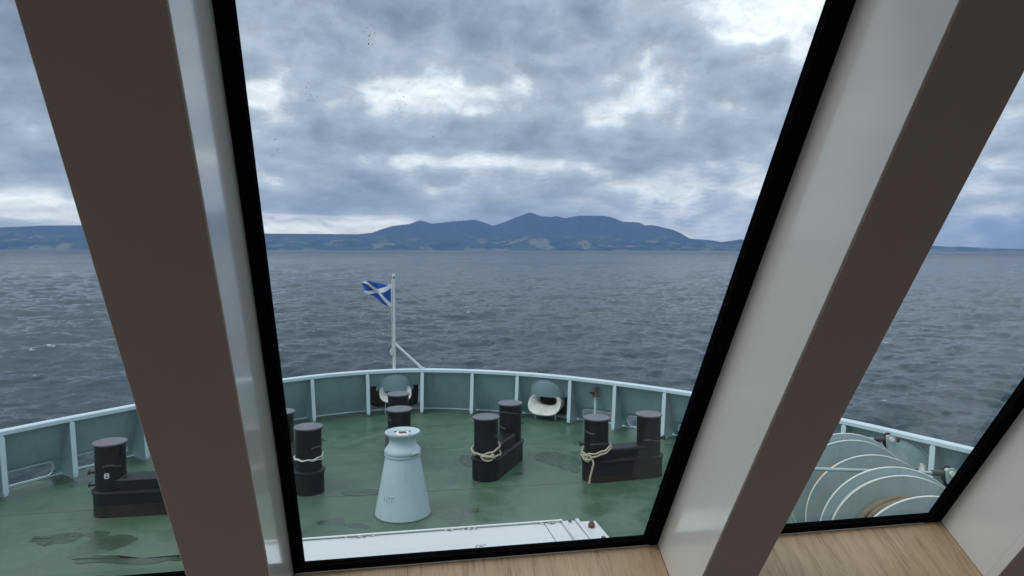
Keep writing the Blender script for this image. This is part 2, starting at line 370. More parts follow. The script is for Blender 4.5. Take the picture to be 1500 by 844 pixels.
def rope(mb, path, r, pitch=0.09, strands=3, step=0.02, loop=False):
    pts = [Vector(p) for p in path]
    out = [[] for _ in range(strands)]; L = 0.0; prev = None; u = None
    dense = []
    for i in range(len(pts)-1):
        a, b = pts[i], pts[i+1]; n = max(1, int((b-a).length/step))
        dense += [a.lerp(b, k/n) for k in range(n)]
    dense.append(pts[-1])
    for i, p in enumerate(dense):
        t = ((dense[i+1] if i < len(dense)-1 else p) - (dense[i-1] if i else p)).normalized()
        u = t.orthogonal().normalized() if u is None else (u - t*u.dot(t)).normalized()
        w = t.cross(u)
        if i: L += (p - dense[i-1]).length
        for k in range(strands):
            a = 2*math.pi*(k/strands + L/pitch); out[k].append(p + r*0.52*(math.cos(a)*u + math.sin(a)*w))
    for k in range(strands): mb.tube(out[k], r*0.55, 6)
def smooth_path(pts, n=12, closed=False):
    P_ = [Vector(p) for p in pts]; m_ = len(P_); out = []
    for i in range(m_ if closed else m_-1):
        g = lambda j: P_[j % m_] if closed else P_[min(max(j, 0), m_-1)]
        p0, p1, p2, p3 = g(i-1), g(i), g(i+1), g(i+2)
        for k in range(n):
            t = k/n
            out.append(0.5*((2*p1) + (p2-p0)*t + (2*p0-5*p1+4*p2-p3)*t*t + (3*p1-p0-3*p2+p3)*t**3))
    if not closed: out.append(P_[-1])
    return out
def text_mesh(txt, size, thick):
    cu = bpy.data.curves.new('lettering', 'FONT'); cu.body = txt; cu.size = size; cu.extrude = thick; cu.align_x = 'CENTER'; cu.align_y = 'CENTER'
    t = bpy.data.objects.new('lettering', cu); COL.objects.link(t)
    dg = bpy.context.evaluated_depsgraph_get(); me = bpy.data.meshes.new_from_object(t.evaluated_get(dg))
    vs = [v.co.copy() for v in me.vertices]; fs = [tuple(p.vertices) for p in me.polygons]
    bpy.data.objects.remove(t); bpy.data.meshes.remove(me)
    return vs, fs

# ------------------------------------------------------------------ numpy noise
rng = np.random.default_rng(5)
def vnoise(x, y, seed):
    t = np.random.default_rng(seed).random((256, 256))
    xi = np.floor(x).astype(int); yi = np.floor(y).astype(int); fx = x-xi; fy = y-yi
    fx = fx*fx*(3-2*fx); fy = fy*fy*(3-2*fy); g = lambda a, b: t[a % 256, b % 256]
    return (g(xi, yi)*(1-fx)+g(xi+1, yi)*fx)*(1-fy)+(g(xi, yi+1)*(1-fx)+g(xi+1, yi+1)*fx)*fy
def fbm(x, y, seed, octv=5, gain=0.5, ridged=False):
    s = 0; a = 1; tot = 0
    for o in range(octv):
        v = vnoise(x*2**o+o*17.3, y*2**o+o*9.1, seed+o)
        if ridged: v = 1-np.abs(2*v-1)
        s = s+a*v; tot += a; a *= gain
    return s/tot
def grid_object(name, X, Y, Z, mat, attr=None):
    n, m_ = X.shape
    co = np.stack([X, Y, Z], -1).reshape(-1, 3).astype(np.float32)
    i, j = np.meshgrid(np.arange(n-1), np.arange(m_-1), indexing='ij'); a = (i*m_+j).ravel()
    q = np.stack([a, a+1, a+m_+1, a+m_], -1).astype(np.int32)
    me = bpy.data.meshes.new(name); me.vertices.add(len(co)); me.vertices.foreach_set('co', co.ravel())
    me.loops.add(q.size); me.loops.foreach_set('vertex_index', q.ravel())
    me.polygons.add(len(q)); me.polygons.foreach_set('loop_start', np.arange(0, q.size, 4, dtype=np.int32))
    me.polygons.foreach_set('loop_total', np.full(len(q), 4, dtype=np.int32))
    me.update(calc_edges=True); me.validate(); me.shade_smooth()
    if attr is not None:
        at = me.attributes.new('foam', 'FLOAT', 'POINT'); at.data.foreach_set('value', attr.ravel().astype(np.float32))
    me.materials.append(mat)
    o = bpy.data.objects.new(name, me); COL.objects.link(o); return o

# ------------------------------------------------------------------ sea
def ocean_tile(N, L, lam_min, lam_max, wind, seed, rms_slope, chop=1.0):
    r_ = np.random.default_rng(seed); k = 2*np.pi*np.fft.fftfreq(N, L/N)
    kx, ky = np.meshgrid(k, k, indexing='ij'); kk = np.hypot(kx, ky); kk[0, 0] = 1
    kp = 2*np.pi/lam_max
    S = np.exp(-1.2*(kp/kk)**2)/kk**4*np.exp(-(kk*lam_min/6.28)**2)
    ca = (kx*math.cos(wind)+ky*math.sin(wind))/kk
    S = S*(0.12+0.88*ca**2)*np.where(ca > 0, 1, 0.25); S[0, 0] = 0
    h = (r_.normal(size=(N, N))+1j*r_.normal(size=(N, N)))*np.sqrt(S)
    hz = np.fft.ifft2(h).real; sx = np.fft.ifft2(1j*kx*h).real; sy = np.fft.ifft2(1j*ky*h).real
    sc = rms_slope/np.sqrt((sx**2+sy**2).mean())
    dx = np.fft.ifft2(1j*kx/kk*h).real*sc*chop; dy = np.fft.ifft2(1j*ky/kk*h).real*sc*chop
    gx = np.gradient(dx, L/N, axis=0); gy = np.gradient(dy, L/N, axis=1)
    return hz*sc, dx, dy, gx+gy
def samp(t, L, x, y):
    N = t.shape[0]; u = (x/L*N) % N; v = (y/L*N) % N; i = u.astype(int); j = v.astype(int); fx = u-i; fy = v-j
    i2 = (i+1) % N; j2 = (j+1) % N
    return (t[i, j]*(1-fx)+t[i2, j]*fx)*(1-fy)+(t[i, j2]*(1-fx)+t[i2, j2]*fx)*fy
def sea():
    rr = [17.0]
    while rr[-1] < 19900: rr.append(rr[-1] + min(max(0.16, rr[-1]**2/12.5/683*0.42), rr[-1]*0.12))
    rr = np.array(rr)
    th = np.radians(np.arange(-38, 57, 0.075))
    Rr, Th = np.meshgrid(rr, th, indexing='ij'); X = Rr*np.sin(Th); Y = Rr*np.cos(Th)
    wd = R(-65)
    tiles = [(311.0, ocean_tile(512, 311.0, 4.0, 26, wd, 11, 0.10, 1.1)), (97.0, ocean_tile(512, 97.0, 0.45, 5.5, wd+0.3, 12, 0.26, 0.9))]
    H = 0; DX = 0; DY = 0; J = 0
    fade_cell = Rr**2/12.5/683
    for (L, (h, dx, dy, j)), lc_, ang in zip(tiles, (14.0, 3.0), (0.0, 0.5)):
        c_, s_ = math.cos(ang), math.sin(ang); U = X*c_-Y*s_; V = X*s_+Y*c_
        f_ = 1/(1+(fade_cell/(lc_*12))**2)
        H = H+samp(h, L, U, V)*f_; a = samp(dx, L, U, V)*f_; b = samp(dy, L, U, V)*f_
        DX = DX+a*c_+b*s_; DY = DY-a*s_+b*c_; J = J+samp(j, L, U, V)*f_
    foam = np.clip((J-np.quantile(J[Rr < 900], 0.9965))*5, 0, 1)*(Rr > 30)*(Rr < 2500)
    foam2 = np.clip((-J-np.quantile(-J[Rr < 900], 0.9982))*8, 0, 1)*(Rr > 30)*(Rr < 2500)
    o = grid_object('sea', X-DX, Y-DY, SEA+H, M_SEA, foam2)
    tag(o, kind='structure')
sea()
def sea_aft():   # calm remainder of the sea round the ship, outside the modelled sector
    ths = np.radians(np.linspace(57, 322, 90)); rr = np.array([17, 40, 100, 300, 1000, 3000.])
    Rr, Th = np.meshgrid(rr, ths, indexing='ij')
    tag(grid_object('sea', Rr*np.sin(Th), Rr*np.cos(Th), np.full_like(Rr, SEA), M_SEA, np.zeros_like(Rr)), kind='structure')
    ths = np.radians(np.linspace(0, 360, 90)); rr = np.array([0.5, 17.2])
    Rr, Th = np.meshgrid(rr, ths, indexing='ij')
    tag(grid_object('sea', Rr*np.sin(Th), Rr*np.cos(Th), np.full_like(Rr, SEA-0.5), M_SEA, np.zeros_like(Rr)), kind='structure')
sea_aft()

# ------------------------------------------------------------------ island
def img_dir(x, y):
    v = fw*F_PX + rt*(x-750) + up*(422-y); return math.atan2(v.x, v.y), v.z/math.hypot(v.x, v.y)
def island():
    prof = [(-420, 352), (-250, 345), (-120, 338), (0, 335.0), (30, 333.8), (60, 332.2), (120, 331.5), (190, 332), (250, 337), (320, 341), (390, 343), (470, 343.5), (525, 343.8), (545, 341.5), (560, 336), (575, 331.5),
            (600, 328.5), (615, 323), (633, 328), (660, 325), (695, 322), (712, 327), (722, 331), (740, 325), (757, 318), (776, 311), (792, 316.5), (808, 317.8), (814, 316.5), (828, 319.5),
            (848, 315.6), (885, 316.2), (895, 318), (912, 324.5), (935, 325.5), (945, 330), (955, 329), (968, 332), (985, 336), (995, 340), (1010, 349), (1040, 351), (1056, 354), (1085, 350), (1140, 357), (1230, 366)]
    A = np.array([img_dir(*p) for p in prof])
    az_ = np.linspace(A[0, 0], A[-1, 0], 1400); sk = np.interp(az_, A[:, 0], A[:, 1])
    rr = np.linspace(12600, 19000, 230)
    Az, Rr = np.meshgrid(az_, rr); u = (Rr-12600)/6900
    SK = np.interp(Az, A[:, 0], A[:, 1]).clip(0)
    X = Rr*np.sin(Az); Y = Rr*np.cos(Az)
    rid = fbm(X/1500+40, Y/1500+40, 3, 7, 0.55, True); big = fbm(X/3600+7, Y/3600+3, 9, 5, 0.5)
    peak = 15600 + 900*(fbm(Az*14+5, Az*0+1, 21, 4)-0.5)*2
    bell = np.exp(-((Rr-peak)/1900)**2)
    base = SK*peak*bell*(0.45+0.62*rid+0.30*(big-0.5))
    foot = 330*np.clip(u/0.3, 0, 1)*(1-np.clip((u-0.35)/0.3, 0, 1))*(0.25+1.1*big*rid)*np.clip(SK/0.02, 0, 1)
    h = np.maximum(base*(0.85+0.3*fbm(X/500, Y/500, 31, 4, 0.6, True)), foot)+20*rid*np.clip(u*10, 0, 1)
    ang = (h+SEA)/Rr; mxa = ang.max(0)
    w = np.clip((ang/mxa)-0.45, 0, 1)/0.55; w = w**1.5
    fac = 1+(sk/np.maximum(mxa, 1e-4)-1)*np.where(sk < mxa, 1, w)
    h = h*fac.clip(0, 4)
    ang = (h+SEA)/Rr; h = h*np.minimum(1, sk/ang.max(0).clip(1e-5))
    h = h*np.clip(u*25, 0, 1)
    o = grid_object('hills', X, Y, SEA-2+h+2.5*(u > 0)*np.clip(u*200, 0, 1), M_HILL)
    tag(o, kind='structure')
    # far low coast to starboard
    az2 = np.linspace(img_dir(1290, 360)[0], img_dir(1700, 360)[0], 200); r2 = np.linspace(17300, 19500, 12)
    A2, R2 = np.meshgrid(az2, r2)
    prof2 = np.interp(A2, [az2[0], img_dir(1380, 0)[0], img_dir(1500, 0)[0], az2[-1]], [0, 130, 60, 30])
    h2 = prof2*np.sin(np.pi*(R2-17300)/2200)*(0.8+0.4*fbm(A2*60, R2/900, 8))
    tag(grid_object('hills', R2*np.sin(A2), R2*np.cos(A2), SEA-2+h2, M_HILL), kind='structure')
island()
def village():
    for k, (x, n_) in enumerate(((748, 9), (668, 2), (620, 2), (160, 2))):
        for i in range(n_):
            a, _ = img_dir(x + i*2.3 + rnd.uniform(-.6, .6), 360); r_ = 12720 + rnd.uniform(0, 90)
            w_, d_, h_ = rnd.uniform(14, 26), 10, rnd.uniform(7, 10)
            t = empty('house', (r_*math.sin(a), r_*math.cos(a), SEA+9), -a)
            pos = ('largest shoreside village below the brown hillside', 'shoreline left of the village', 'shoreline below the left peak', 'shore of the low hills at the far left')[k]
            tag(t, 'tiny white house on the ' + pos, 'house', 'white houses %s' % ('in the shoreside village', 'left of the village', 'below the left peak', 'on the low hills at the far left')[k])
            MB().box((0, 0, h_/2-6), (w_, d_, h_+12)).build('wall', M_WHITE, t, smooth=None)
            MB().prism([(-d_/2-.4, h_), (d_/2+.4, h_), (0, h_+4)], w_+1, Matrix(((0, 0, 1), (1, 0, 0), (0, 1, 0)))).build('roof', M_STEEL, t, smooth=None)
village()

# ------------------------------------------------------------------ ship: plan curve
CP = [(-11.3, -3), (-11.3, 0), (-11.1, 4), (-10.2, 8), (-9.3, 10.2), (-8.2, 12.1), (-7.07, 13.58), (-6.32, 14.48), (-5.47, 15.4), (-4.2, 16.85), (-2.74, 17.96), (-1.43, 18.62), (-0.03, 18.9), (0.9, 18.83),
      (2.22, 18.43), (3.61, 17.72), (4.75, 16.86), (5.92, 15.72), (6.73, 14.79), (7.75, 13.35), (8.62, 11.91), (9.08, 10.8), (9.55, 9.6), (10.3, 7.5), (11.1, 4), (11.3, 0), (11.3, -3)]
curve = np.array([tuple(v)[:2] for v in smooth_path([(a, b, 0) for a, b in CP], 24)])
for _ in range(60): curve[1:-1] = 0.25*curve[:-2]+0.5*curve[1:-1]+0.25*curve[2:]
seglen = np.r_[0, np.cumsum(np.hypot(*np.diff(curve, axis=0).T))]; SL = seglen[-1]
def C_at(s): return Vector((np.interp(s, seglen, curve[:, 0]), np.interp(s, seglen, curve[:, 1]), 0))
def T_at(s): return (C_at(s+0.05)-C_at(s-0.05)).normalized()
def N_in(s): t = T_at(s); return Vector((t.y, -t.x, 0))      # inward (towards the deck)
def s_of(x, y): return float(seglen[np.argmin((curve[:, 0]-x)**2+(curve[:, 1]-y)**2)])
ZD = -EYE; ZR = -EYE+1.22; LEAN = 0.42                          # the plate leans in towards the top
def wall_pt(s, h, off=0.0):
    """point on the bulwark plate at height h above the deck"""
    q = C_at(s) + N_in(s)*(off - LEAN*(1-h/1.22) + 0.0); q.z = ZD+h; return q
feet = [(-10.9, 5.0), (-10.4, 7.2), (-9.7, 9.2), (-8.85, 11.0), (-7.75, 12.65), (-6.99, 13.5), (-6.22, 14.38), (-5.34, 15.5), (-4.25, 16.55), (-3.2, 17.5), (-2.17, 18.25), (-0.78, 18.75), (0.74, 18.8), (2.1, 18.4), (3.26, 17.85), (4.46, 17.0),
        (5.42, 16.15), (6.33, 15.2), (7.2, 14.0), (7.9, 13.0), (8.62, 11.8), (9.24, 10.3), (9.52, 9.6), (10.3, 7.5), (10.9, 5.2)]
bs = sorted(s_of(*p) for p in feet)
s_mid = s_of(0, 18.9)

deck_s = np.arange(0, SL, 0.25)
bulwark = empty('bulwark', (0, 18.9, ZD)); tag(bulwark, 'pale blue steel bulwark with upright brackets curving round the green fore deck', 'bulwark')
def kid(mb, name, mat, parent=bulwark, **kw):
    """geometry given in world coordinates, hung on a parent that stands elsewhere"""
    L_ = parent.location.copy(); pp = parent.parent
    while pp is not None: L_ = L_ + pp.location; pp = pp.parent
    mb.v = [tuple(Vector(v)-L_) for v in mb.v]
    return mb.build(name, mat, parent, **kw)
# deck sheet
ring = [wall_pt(s, 0.0, -0.06) for s in deck_s]
mb = MB(); aft_y = -3.0
n_ = len(ring)
mid = [Vector((0, min(q.y, 17.0) if False else q.y*0.0+max(min(q.y-0.8, 12.0), -2.9), ZD)) for q in ring]
cen = Vector((0, 8.0, ZD)); vs = [cen]+[Vector((q.x, q.y, ZD)) for q in ring]; fs = [(0, i+2, i+1) for i in range(n_-1)]+[(0, 1, n_)]
tag(MB().add(vs, fs).build('deck', M_DECK, smooth=None), kind='structure')
# weld seams on the deck: raised thin strips
def seam(p, q, w_=0.016):
    p, q = Vector(p), Vector(q); d_ = (q-p); L_ = d_.length; d_.normalize(); nrm = Vector((-d_.y, d_.x, 0))*w_/2
    return [p-nrm, q-nrm, q+nrm, p+nrm]
mbs = MB()
for a, b in (((-9.4, 9.8), (9.3, 9.8)), ((-7.6, 12.6), (7.7, 12.6)), ((-5.3, 15.3), (5.6, 15.3)), ((-2.8, 9.0), (-2.8, 15.3)), ((2.9, 8.4), (2.9, 15.3)), ((0.95, 15.3), (0.95, 18.6)), ((-5.7, 6), (-5.7, 9.8)), ((5.6, 10.0), (5.6, 15.2)), ((-2.9, 17.4), (2.9, 17.4))):
    mbs.add([Vector((q.x, q.y, ZD+0.006)) for q in seam((a[0], a[1], 0), (b[0], b[1], 0))], [(0, 1, 2, 3)])
tag(mbs.build('deck_weld_seams', M_SCUFF, smooth=None), kind='structure')
def patch(name, pts, mat, z, n=7, jit=0.05):
    q = smooth_path([(x, y, ZD+z) for x, y in pts], n, closed=True)
    c = sum(q, Vector())/len(q); q = [p+Vector((rnd.uniform(-jit, jit), rnd.uniform(-jit, jit), 0)) for p in q]
    tag(MB().add([c]+q, [(0, i+1, (i+1) % len(q)+1) for i in range(len(q))]).build(name, mat, smooth=None), kind='structure')

# plate, panel by panel, with freeing ports and fairlead openings
panels = MB()
chock_s = [s_mid, s_of(3.86, 17.45), s_of(-3.7, 17.2), s_of(9.03, 10.88)]
T_PL = 0.02
rims = []
for i in range(len(bs)-1):
    s0, s1 = bs[i], bs[i+1]; sm = (s0+s1)/2; mp_ = C_at(sm)
    is_ch = [c for c in chock_s if s0 < c < s1]
    port = (abs(mp_.x) > 4.3) and not is_ch
    big_ = bool(is_ch)
    ss = np.linspace(s0, s1, 33); w = s1-s0
    def lohi(s):
        if port:
            e = 0.12; L0, L1 = s0+e, s1-e
            if s <= L0 or s >= L1: return None
            r_ = 0.14; d_ = min(s-L0, L1-s); k = 1 if d_ >= r_ else math.sqrt(max(0, 1-(1-d_/r_)**2))
            return 0.17-0.14*k, 0.19+0.14*k
        if big_:
            L0, L1 = (s0+0.03, s1-0.03) if abs(is_ch[0]-s_mid) < .1 else (s0+0.30, s1-0.04)
            if s <= L0 or s >= L1: return None
            r_ = 0.4; d_ = min(s-L0, L1-s); k = 1 if d_ >= r_ else math.sqrt(max(0, 1-(1-d_/r_)**2))
            return 0.50-0.42*k, (0.74 if abs(is_ch[0]-s_mid) < .1 else 0.62)
        return None
    for a, b in zip(ss[:-1], ss[1:]):
        la, lb = lohi(a), lohi(b)
        def quad(h0a, h1a, h0b, h1b):
            o = [wall_pt(a, h0a, 0.0), wall_pt(b, h0b, 0.0), wall_pt(b, h1b, 0.0), wall_pt(a, h1a, 0.0), wall_pt(a, h0a, -T_PL), wall_pt(b, h0b, -T_PL), wall_pt(b, h1b, -T_PL), wall_pt(a, h1a, -T_PL)]
            panels.add(o, [(0, 1, 2, 3), (5, 4, 7, 6), (0, 4, 5, 1), (3, 2, 6, 7)])
        if la is None and lb is None: quad(-0.35, 1.17, -0.35, 1.17)
        else:
            mid_h = 0.18 if port else 0.5
            A_ = la or ((mid_h, mid_h) if port else (0.5, 0.62)); B_ = lb or ((mid_h, mid_h) if port else (0.5, 0.62))
            quad(-0.35, A_[0], -0.35, B_[0]); quad(A_[1], 1.17, B_[1], 1.17)
            if la is None or lb is None: pass
    if port:
        lo = [wall_pt(s, lohi(s)[0]+0.004, 0.004) for s in ss if lohi(s)]; hi = [wall_pt(s, lohi(s)[1], 0.004) for s in ss if lohi(s)]
        rims.append(lo+hi[::-1])
# plate beyond the last brackets
for s0, s1 in ((0.1, bs[0]), (bs[-1], SL-0.1)):
    ss = np.linspace(s0, s1, 20)
    for a, b in zip(ss[:-1], ss[1:]):
        panels.add([wall_pt(a, -.35), wall_pt(b, -.35), wall_pt(b, 1.17), wall_pt(a, 1.17), wall_pt(a, -.35, -T_PL), wall_pt(b, -.35, -T_PL), wall_pt(b, 1.17, -T_PL), wall_pt(a, 1.17, -T_PL)], [(0, 1, 2, 3), (5, 4, 7, 6)])
kid(panels, 'plate', M_BLUE, smooth=30)
for q in rims: kid(MB().tube(q, 0.014, 6, loop=True), 'freeing_port_rim', M_RAIL)
# capping rail
RW, RH = 0.17, 0.085
def rail_ring(s):
    out = []; t = N_in(s)
    for (o_, z_) in ((-0.5, -0.5), (-0.5, 0.3), (-0.38, 0.5), (0.38, 0.5), (0.5, 0.3), (0.5, -0.5)):
        q = C_at(s)+t*(o_*RW+0.02); q.z = ZR-RH/2+z_*RH; out.append(q)
    return out
kid(MB().loft([rail_ring(s) for s in np.linspace(0.3, SL-0.3, 260)]), 'rail', M_RAIL, smooth=25)
# waterway bar where plate meets deck
kid(MB().tube([wall_pt(s, 0.012, 0.01) for s in np.linspace(0.3, SL-0.3, 240)], 0.018, 6), 'waterway_bar', M_RAIL)
# horizontal stiffener
for i in range(len(bs)-1):
    s0, s1 = bs[i]+.02, bs[i+1]-.02
    if abs(C_at((s0+s1)/2).x) > 4.3 and not [c for c in chock_s if s0 < c < s1]:
        rg = [[wall_pt(s, 0.42, 0.0), wall_pt(s, 0.435, 0.035), wall_pt(s, 0.40, 0.035)] for s in np.linspace(s0, s1, 8)]
        kid(MB().loft(rg), 'stiffener', M_BLUE, smooth=30)
# brackets
for s in bs:
    t, n = T_at(s), N_in(s); c = C_at(s); fp = 0.235 if abs(s-s_mid) < 4.2 else 0.20; tp = 0.12
    def P3(off, h): q = c+n*off; q.z = ZD+h; return q
    wl = lambda h: -LEAN*(1-h/1.22)
    sc_ = 0.13
    out = [(wl(1.13)+.0, 1.13), (tp, 1.13), (fp, 0.10), (fp, 0.05), (fp-0.12, 0.015), (wl(0)+sc_, 0.015)]
    for k in range(1, 5):
        a = k/5*math.pi/2; out.append((wl(0.0)+sc_*math.cos(a)*1.0, 0.015+sc_*math.sin(a)))
    out.append((wl(sc_), sc_+.015))
    web = MB().loft([[P3(o_, h)+t*e for o_, h in out] for e in (-0.006, 0.006)])
    br = kid(web, 'bracket', M_BLUE, smooth=None)
    fl = []
    hh = [(tp, 1.13), (tp+0.004, 1.10), (tp+(fp-tp)*.5, 0.6), (fp, 0.12), (fp, 0.05)]
    wid = [0.028, 0.045, 0.045, 0.045, 0.028]
    rings_ = []
    for (o_, h), wv in zip(hh, wid): rings_.append([P3(o_, h)-t*wv, P3(o_, h)+t*wv, P3(o_+0.014, h)+t*wv, P3(o_+0.014, h)-t*wv])
    kid(MB().loft(rings_), 'flange', M_RAIL, br, smooth=None)

# hull below
rings_ = []
for h, off in ((-0.03, -LEAN-0.10), (-0.6, -LEAN-0.12), (-3, -LEAN+0.3), (-8.6, -LEAN+2.6)):
    rings_.append([C_at(s)+N_in(s)*off+Vector((0, 0, ZD+h)) for s in deck_s[2:-2]])
hb = MB().loft(rings_, closed=False, cap=False)
tag(hb.build('hull', M_HULL, smooth=40), 'black ship hull falling away below the pale blue bulwark', 'hull')

# fairleads (chocks)
def chock_at(s, label, tall, a_=0.44, b_=0.24, h0=0.46, legs=True, grp='bell mouthed fairleads set in the bulwark'):
    c = wall_pt(s, 0, 0.0); n = N_in(s); t = T_at(s)
    e = empty('fairlead', (c.x, c.y, ZD)); tag(e, label, 'fairlead', grp)
    def ellip(aa, bb, off, hc, k=32, pw=2.6, drop=0.0):
        o = []
        for i in range(k):
            th = 2*math.pi*i/k; cx, sy = math.cos(th), math.sin(th)
            x = aa*math.copysign(abs(cx)**(2/pw), cx); y = bb*math.copysign(abs(sy)**(2/pw), sy)
            if y > 0: y *= 0.8
            o.append(t*x+n*(off+drop*y)+Vector((0, 0, hc+y)))
        return o
    A0, B0 = a_, b_
    prof = [(-0.10, .60, .50), (0.02, .60, .50), (0.12, .66, .58), (0.20, .78, .74), (0.255, .92, .92), (0.275, 1.0, 1.0), (0.262, 1.05, 1.08), (0.22, 1.06, 1.09), (0.10, 1.03, 1.05), (-0.10, 1.0, 1.0)]
    mbx = MB().loft([ellip(A0*p, B0*q, o_+0.20, h0+0.30*B0*max(0, 1-q), drop=-0.55) for o_, p, q in prof], cap=False, loop=True)
    mbx.build('mouth', M_LINER, e, smooth=50)
    # domed hood above, welded to the plate
    rings = []
    for k in range(9):
        f_ = k/8*math.pi/2; rr_ = math.cos(f_); dep = math.sin(f_)
        ring_ = []
        for j in range(21):
            th = math.pi*j/20
            x = 0.50*rr_*math.cos(th); y = 0.52*rr_*math.sin(th)
            hh_ = 0.60+y; wl_ = -LEAN*(1-hh_/1.22)+LEAN
            ring_.append(t*x+n*(wl_+0.004+0.20*dep)+Vector((0, 0, hh_)))
        rings.append(ring_)
    MB().loft(rings, closed=False, cap=False).build('hood', M_BLUE, e, smooth=60)
    MB().tube(rings[0], 0.012, 6).build('hood_rim', M_RAIL, e)
    # pocket behind the opening, painted black to deepen its shade
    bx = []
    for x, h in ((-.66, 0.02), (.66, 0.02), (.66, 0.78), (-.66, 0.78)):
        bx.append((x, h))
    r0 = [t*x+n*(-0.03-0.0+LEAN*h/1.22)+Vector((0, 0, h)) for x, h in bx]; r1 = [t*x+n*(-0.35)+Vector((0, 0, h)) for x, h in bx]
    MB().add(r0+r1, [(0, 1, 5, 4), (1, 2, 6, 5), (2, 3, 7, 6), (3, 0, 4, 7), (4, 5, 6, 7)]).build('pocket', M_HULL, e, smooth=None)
    if legs:
        for sg in (-1, 1):
            MB().tube([t*(sg*a_*0.66)+n*0.38+Vector((0, 0, 0.0)), t*(sg*a_*0.62)+n*0.36+Vector((0, 0, h0-b_*0.85))], 0.014, 8).build('leg', M_RAIL, e)
    return e
chock_at(chock_s[0], 'cream bell-mouthed fairlead at the bow, behind the middle black bollards below the flagpole', True, 0.42, 0.25, 0.58)
chock_at(chock_s[1], 'cream bell-mouthed fairlead in the open, right of the bow between two bulwark brackets', False, 0.44, 0.27, 0.44)
chock_at(chock_s[2], 'bell-mouthed fairlead left of the bow, hidden behind the broad brown pillar', False, 0.44, 0.27, 0.44)
chock_at(chock_s[3], 'bell-mouthed fairlead in the bulwark behind the mooring winch drums', False, 0.44, 0.27, 0.56)

# ------------------------------------------------------------------ bitts
def stadium(r_, L_, k=12):
    o = []
    for i in range(k+1): a = -math.pi/2+math.pi*i/k; o.append((L_/2+r_*math.cos(a), r_*math.sin(a)))
    for i in range(k+1): a = math.pi/2+math.pi*i/k; o.append((-L_/2+r_*math.cos(a), r_*math.sin(a)))
    return o
def bitt(p0, p1, label, horns=()):
    p0, p1 = Vector((*p0, 0)), Vector((*p1, 0)); L_ = (p1-p0).length; c = (p0+p1)/2; a = math.atan2(p1.y-p0.y, p1.x-p0.x)
    e = empty('double_bollard', (c.x, c.y, ZD), a); tag(e, label, 'bollard', 'black double mooring bollards on the fore deck')
    pr = [(0.275, 0.0), (0.275, 0.37), (0.295, 0.385), (0.295, 0.42), (0.27, 0.435), (0.05, 0.437)]
    MB().loft([[Vector((x, y, z)) for x, y in stadium(r_, L_)] for r_, z in pr]).build('base', M_BLACK, e, smooth=35)
    mbr = MB().loft([[Vector((x, y, z)) for x, y in stadium(0.012, L_+0.54-0.0)] for z in (0,)] + [], cap=False) if False else None
    tr = [(0.19, 0.43), (0.19, 0.60), (0.165, 0.625)]
    MB().loft([[Vector((x, y, z)) for x, y in stadium(r_, L_-.02)] for r_, z in tr]).build('trunk', M_BLACK, e, smooth=35)
    for sx in (-1, 1):
        prof = [(0.236, 0.43), (0.236, 1.16), (0.243, 1.195), (0.243, 1.20)]
        po = MB().lathe(prof, 40, (sx*L_/2, 0, 0)).build('post', M_BLACK, e, smooth=40)
        MB().lathe([(0.262, 1.2), (0.266, 1.208), (0.266, 1.225), (0.258, 1.233)], 40, (sx*L_/2, 0, 0)).build('cap', M_CAP, po, smooth=40)
        # scuff bands worn by the ropes
        for z_ in sorted(rnd.sample([0.62, 0.74, 0.86, 0.97, 1.05], 2)):
            a0 = rnd.uniform(0, 6.28); aw = rnd.uniform(1.2, 3.0)
            vs_ = []; fs_ = []
            for k in range(17):
                th = a0+aw*k/16; hw = 0.006+0.007*rnd.random()
                for dz in (-hw, hw): vs_.append((sx*L_/2+0.2385*math.cos(th), 0.2385*math.sin(th), z_+dz+0.02*math.sin(k*.3)))
            fs_ = [(2*k, 2*k+2, 2*k+3, 2*k+1) for k in range(16)]
            MB().add(vs_, fs_).build('scuff', M_CAP, po, smooth=None)
        for hz in horns:
            MB().lathe([(0.035, 0), (0.035, 0.10), (0.05, 0.105), (0.05, 0.12)], 12, (sx*(L_/2+0.225), 0, hz), Matrix.Rotation(sx*math.pi/2, 3, 'Y')).build('horn', M_STEEL, po)
    return e
b_R1 = bitt((1.75, 13.16), (2.42, 14.28), 'right of the pale cone, black double bollard with a knotted rope round its near post')
b_L1 = bitt((-1.60, 12.95), (-2.28, 14.25), 'black double bollard left of the pale cone, just inside the left window frame')
b_R2 = bitt((3.88, 12.76), (5.0, 12.86), 'black double bollard by the right window frame, rope tied low on its left post', (0.72,))
b_L2 = bitt((-4.80, 12.45), (-3.7, 12.45), 'black double bollard in the left window, marked with a white 8', (0.72, 0.5))
b_M = bitt((0.07, 14.1), (0.06, 15.6), 'fore-and-aft black double bollard on the centreline directly behind the pale cone')
# painted 8 on the left bollard
vs_, fs_ = text_mesh('8', 0.15, 0.0)
out = []
for v in vs_:
    th = math.atan2(-1, 0.10)+v.x/0.2385*1.25; out.append((-0.55+0.2395*math.cos(th), 0.2395*math.sin(th), 0.70+v.y*0.9))
m8 = MB().add(out, fs_); m8.build('painted_number', M_SALT, b_L2, smooth=None)
def bollard_rope(post, label, path, name='mooring_rope'):
    mbx = MB()
    for p in path: rope(mbx, p, 0.020, 0.09)
    o = mbx.build(name, M_ROPE, smooth=60); tag(o, label, 'rope', 'ropes tied round the bollards'); return o
def loop_pts(cx, cy, r_, z0, tilt, ph, n=40, wob=0.01):
    return [Vector((cx+r_*math.cos(2*math.pi*i/n), cy+r_*math.sin(2*math.pi*i/n), ZD+z0+tilt*math.cos(2*math.pi*i/n-ph)+wob*math.sin(i*1.3))) for i in range(n+1)]
cx, cy = 1.75, 13.16
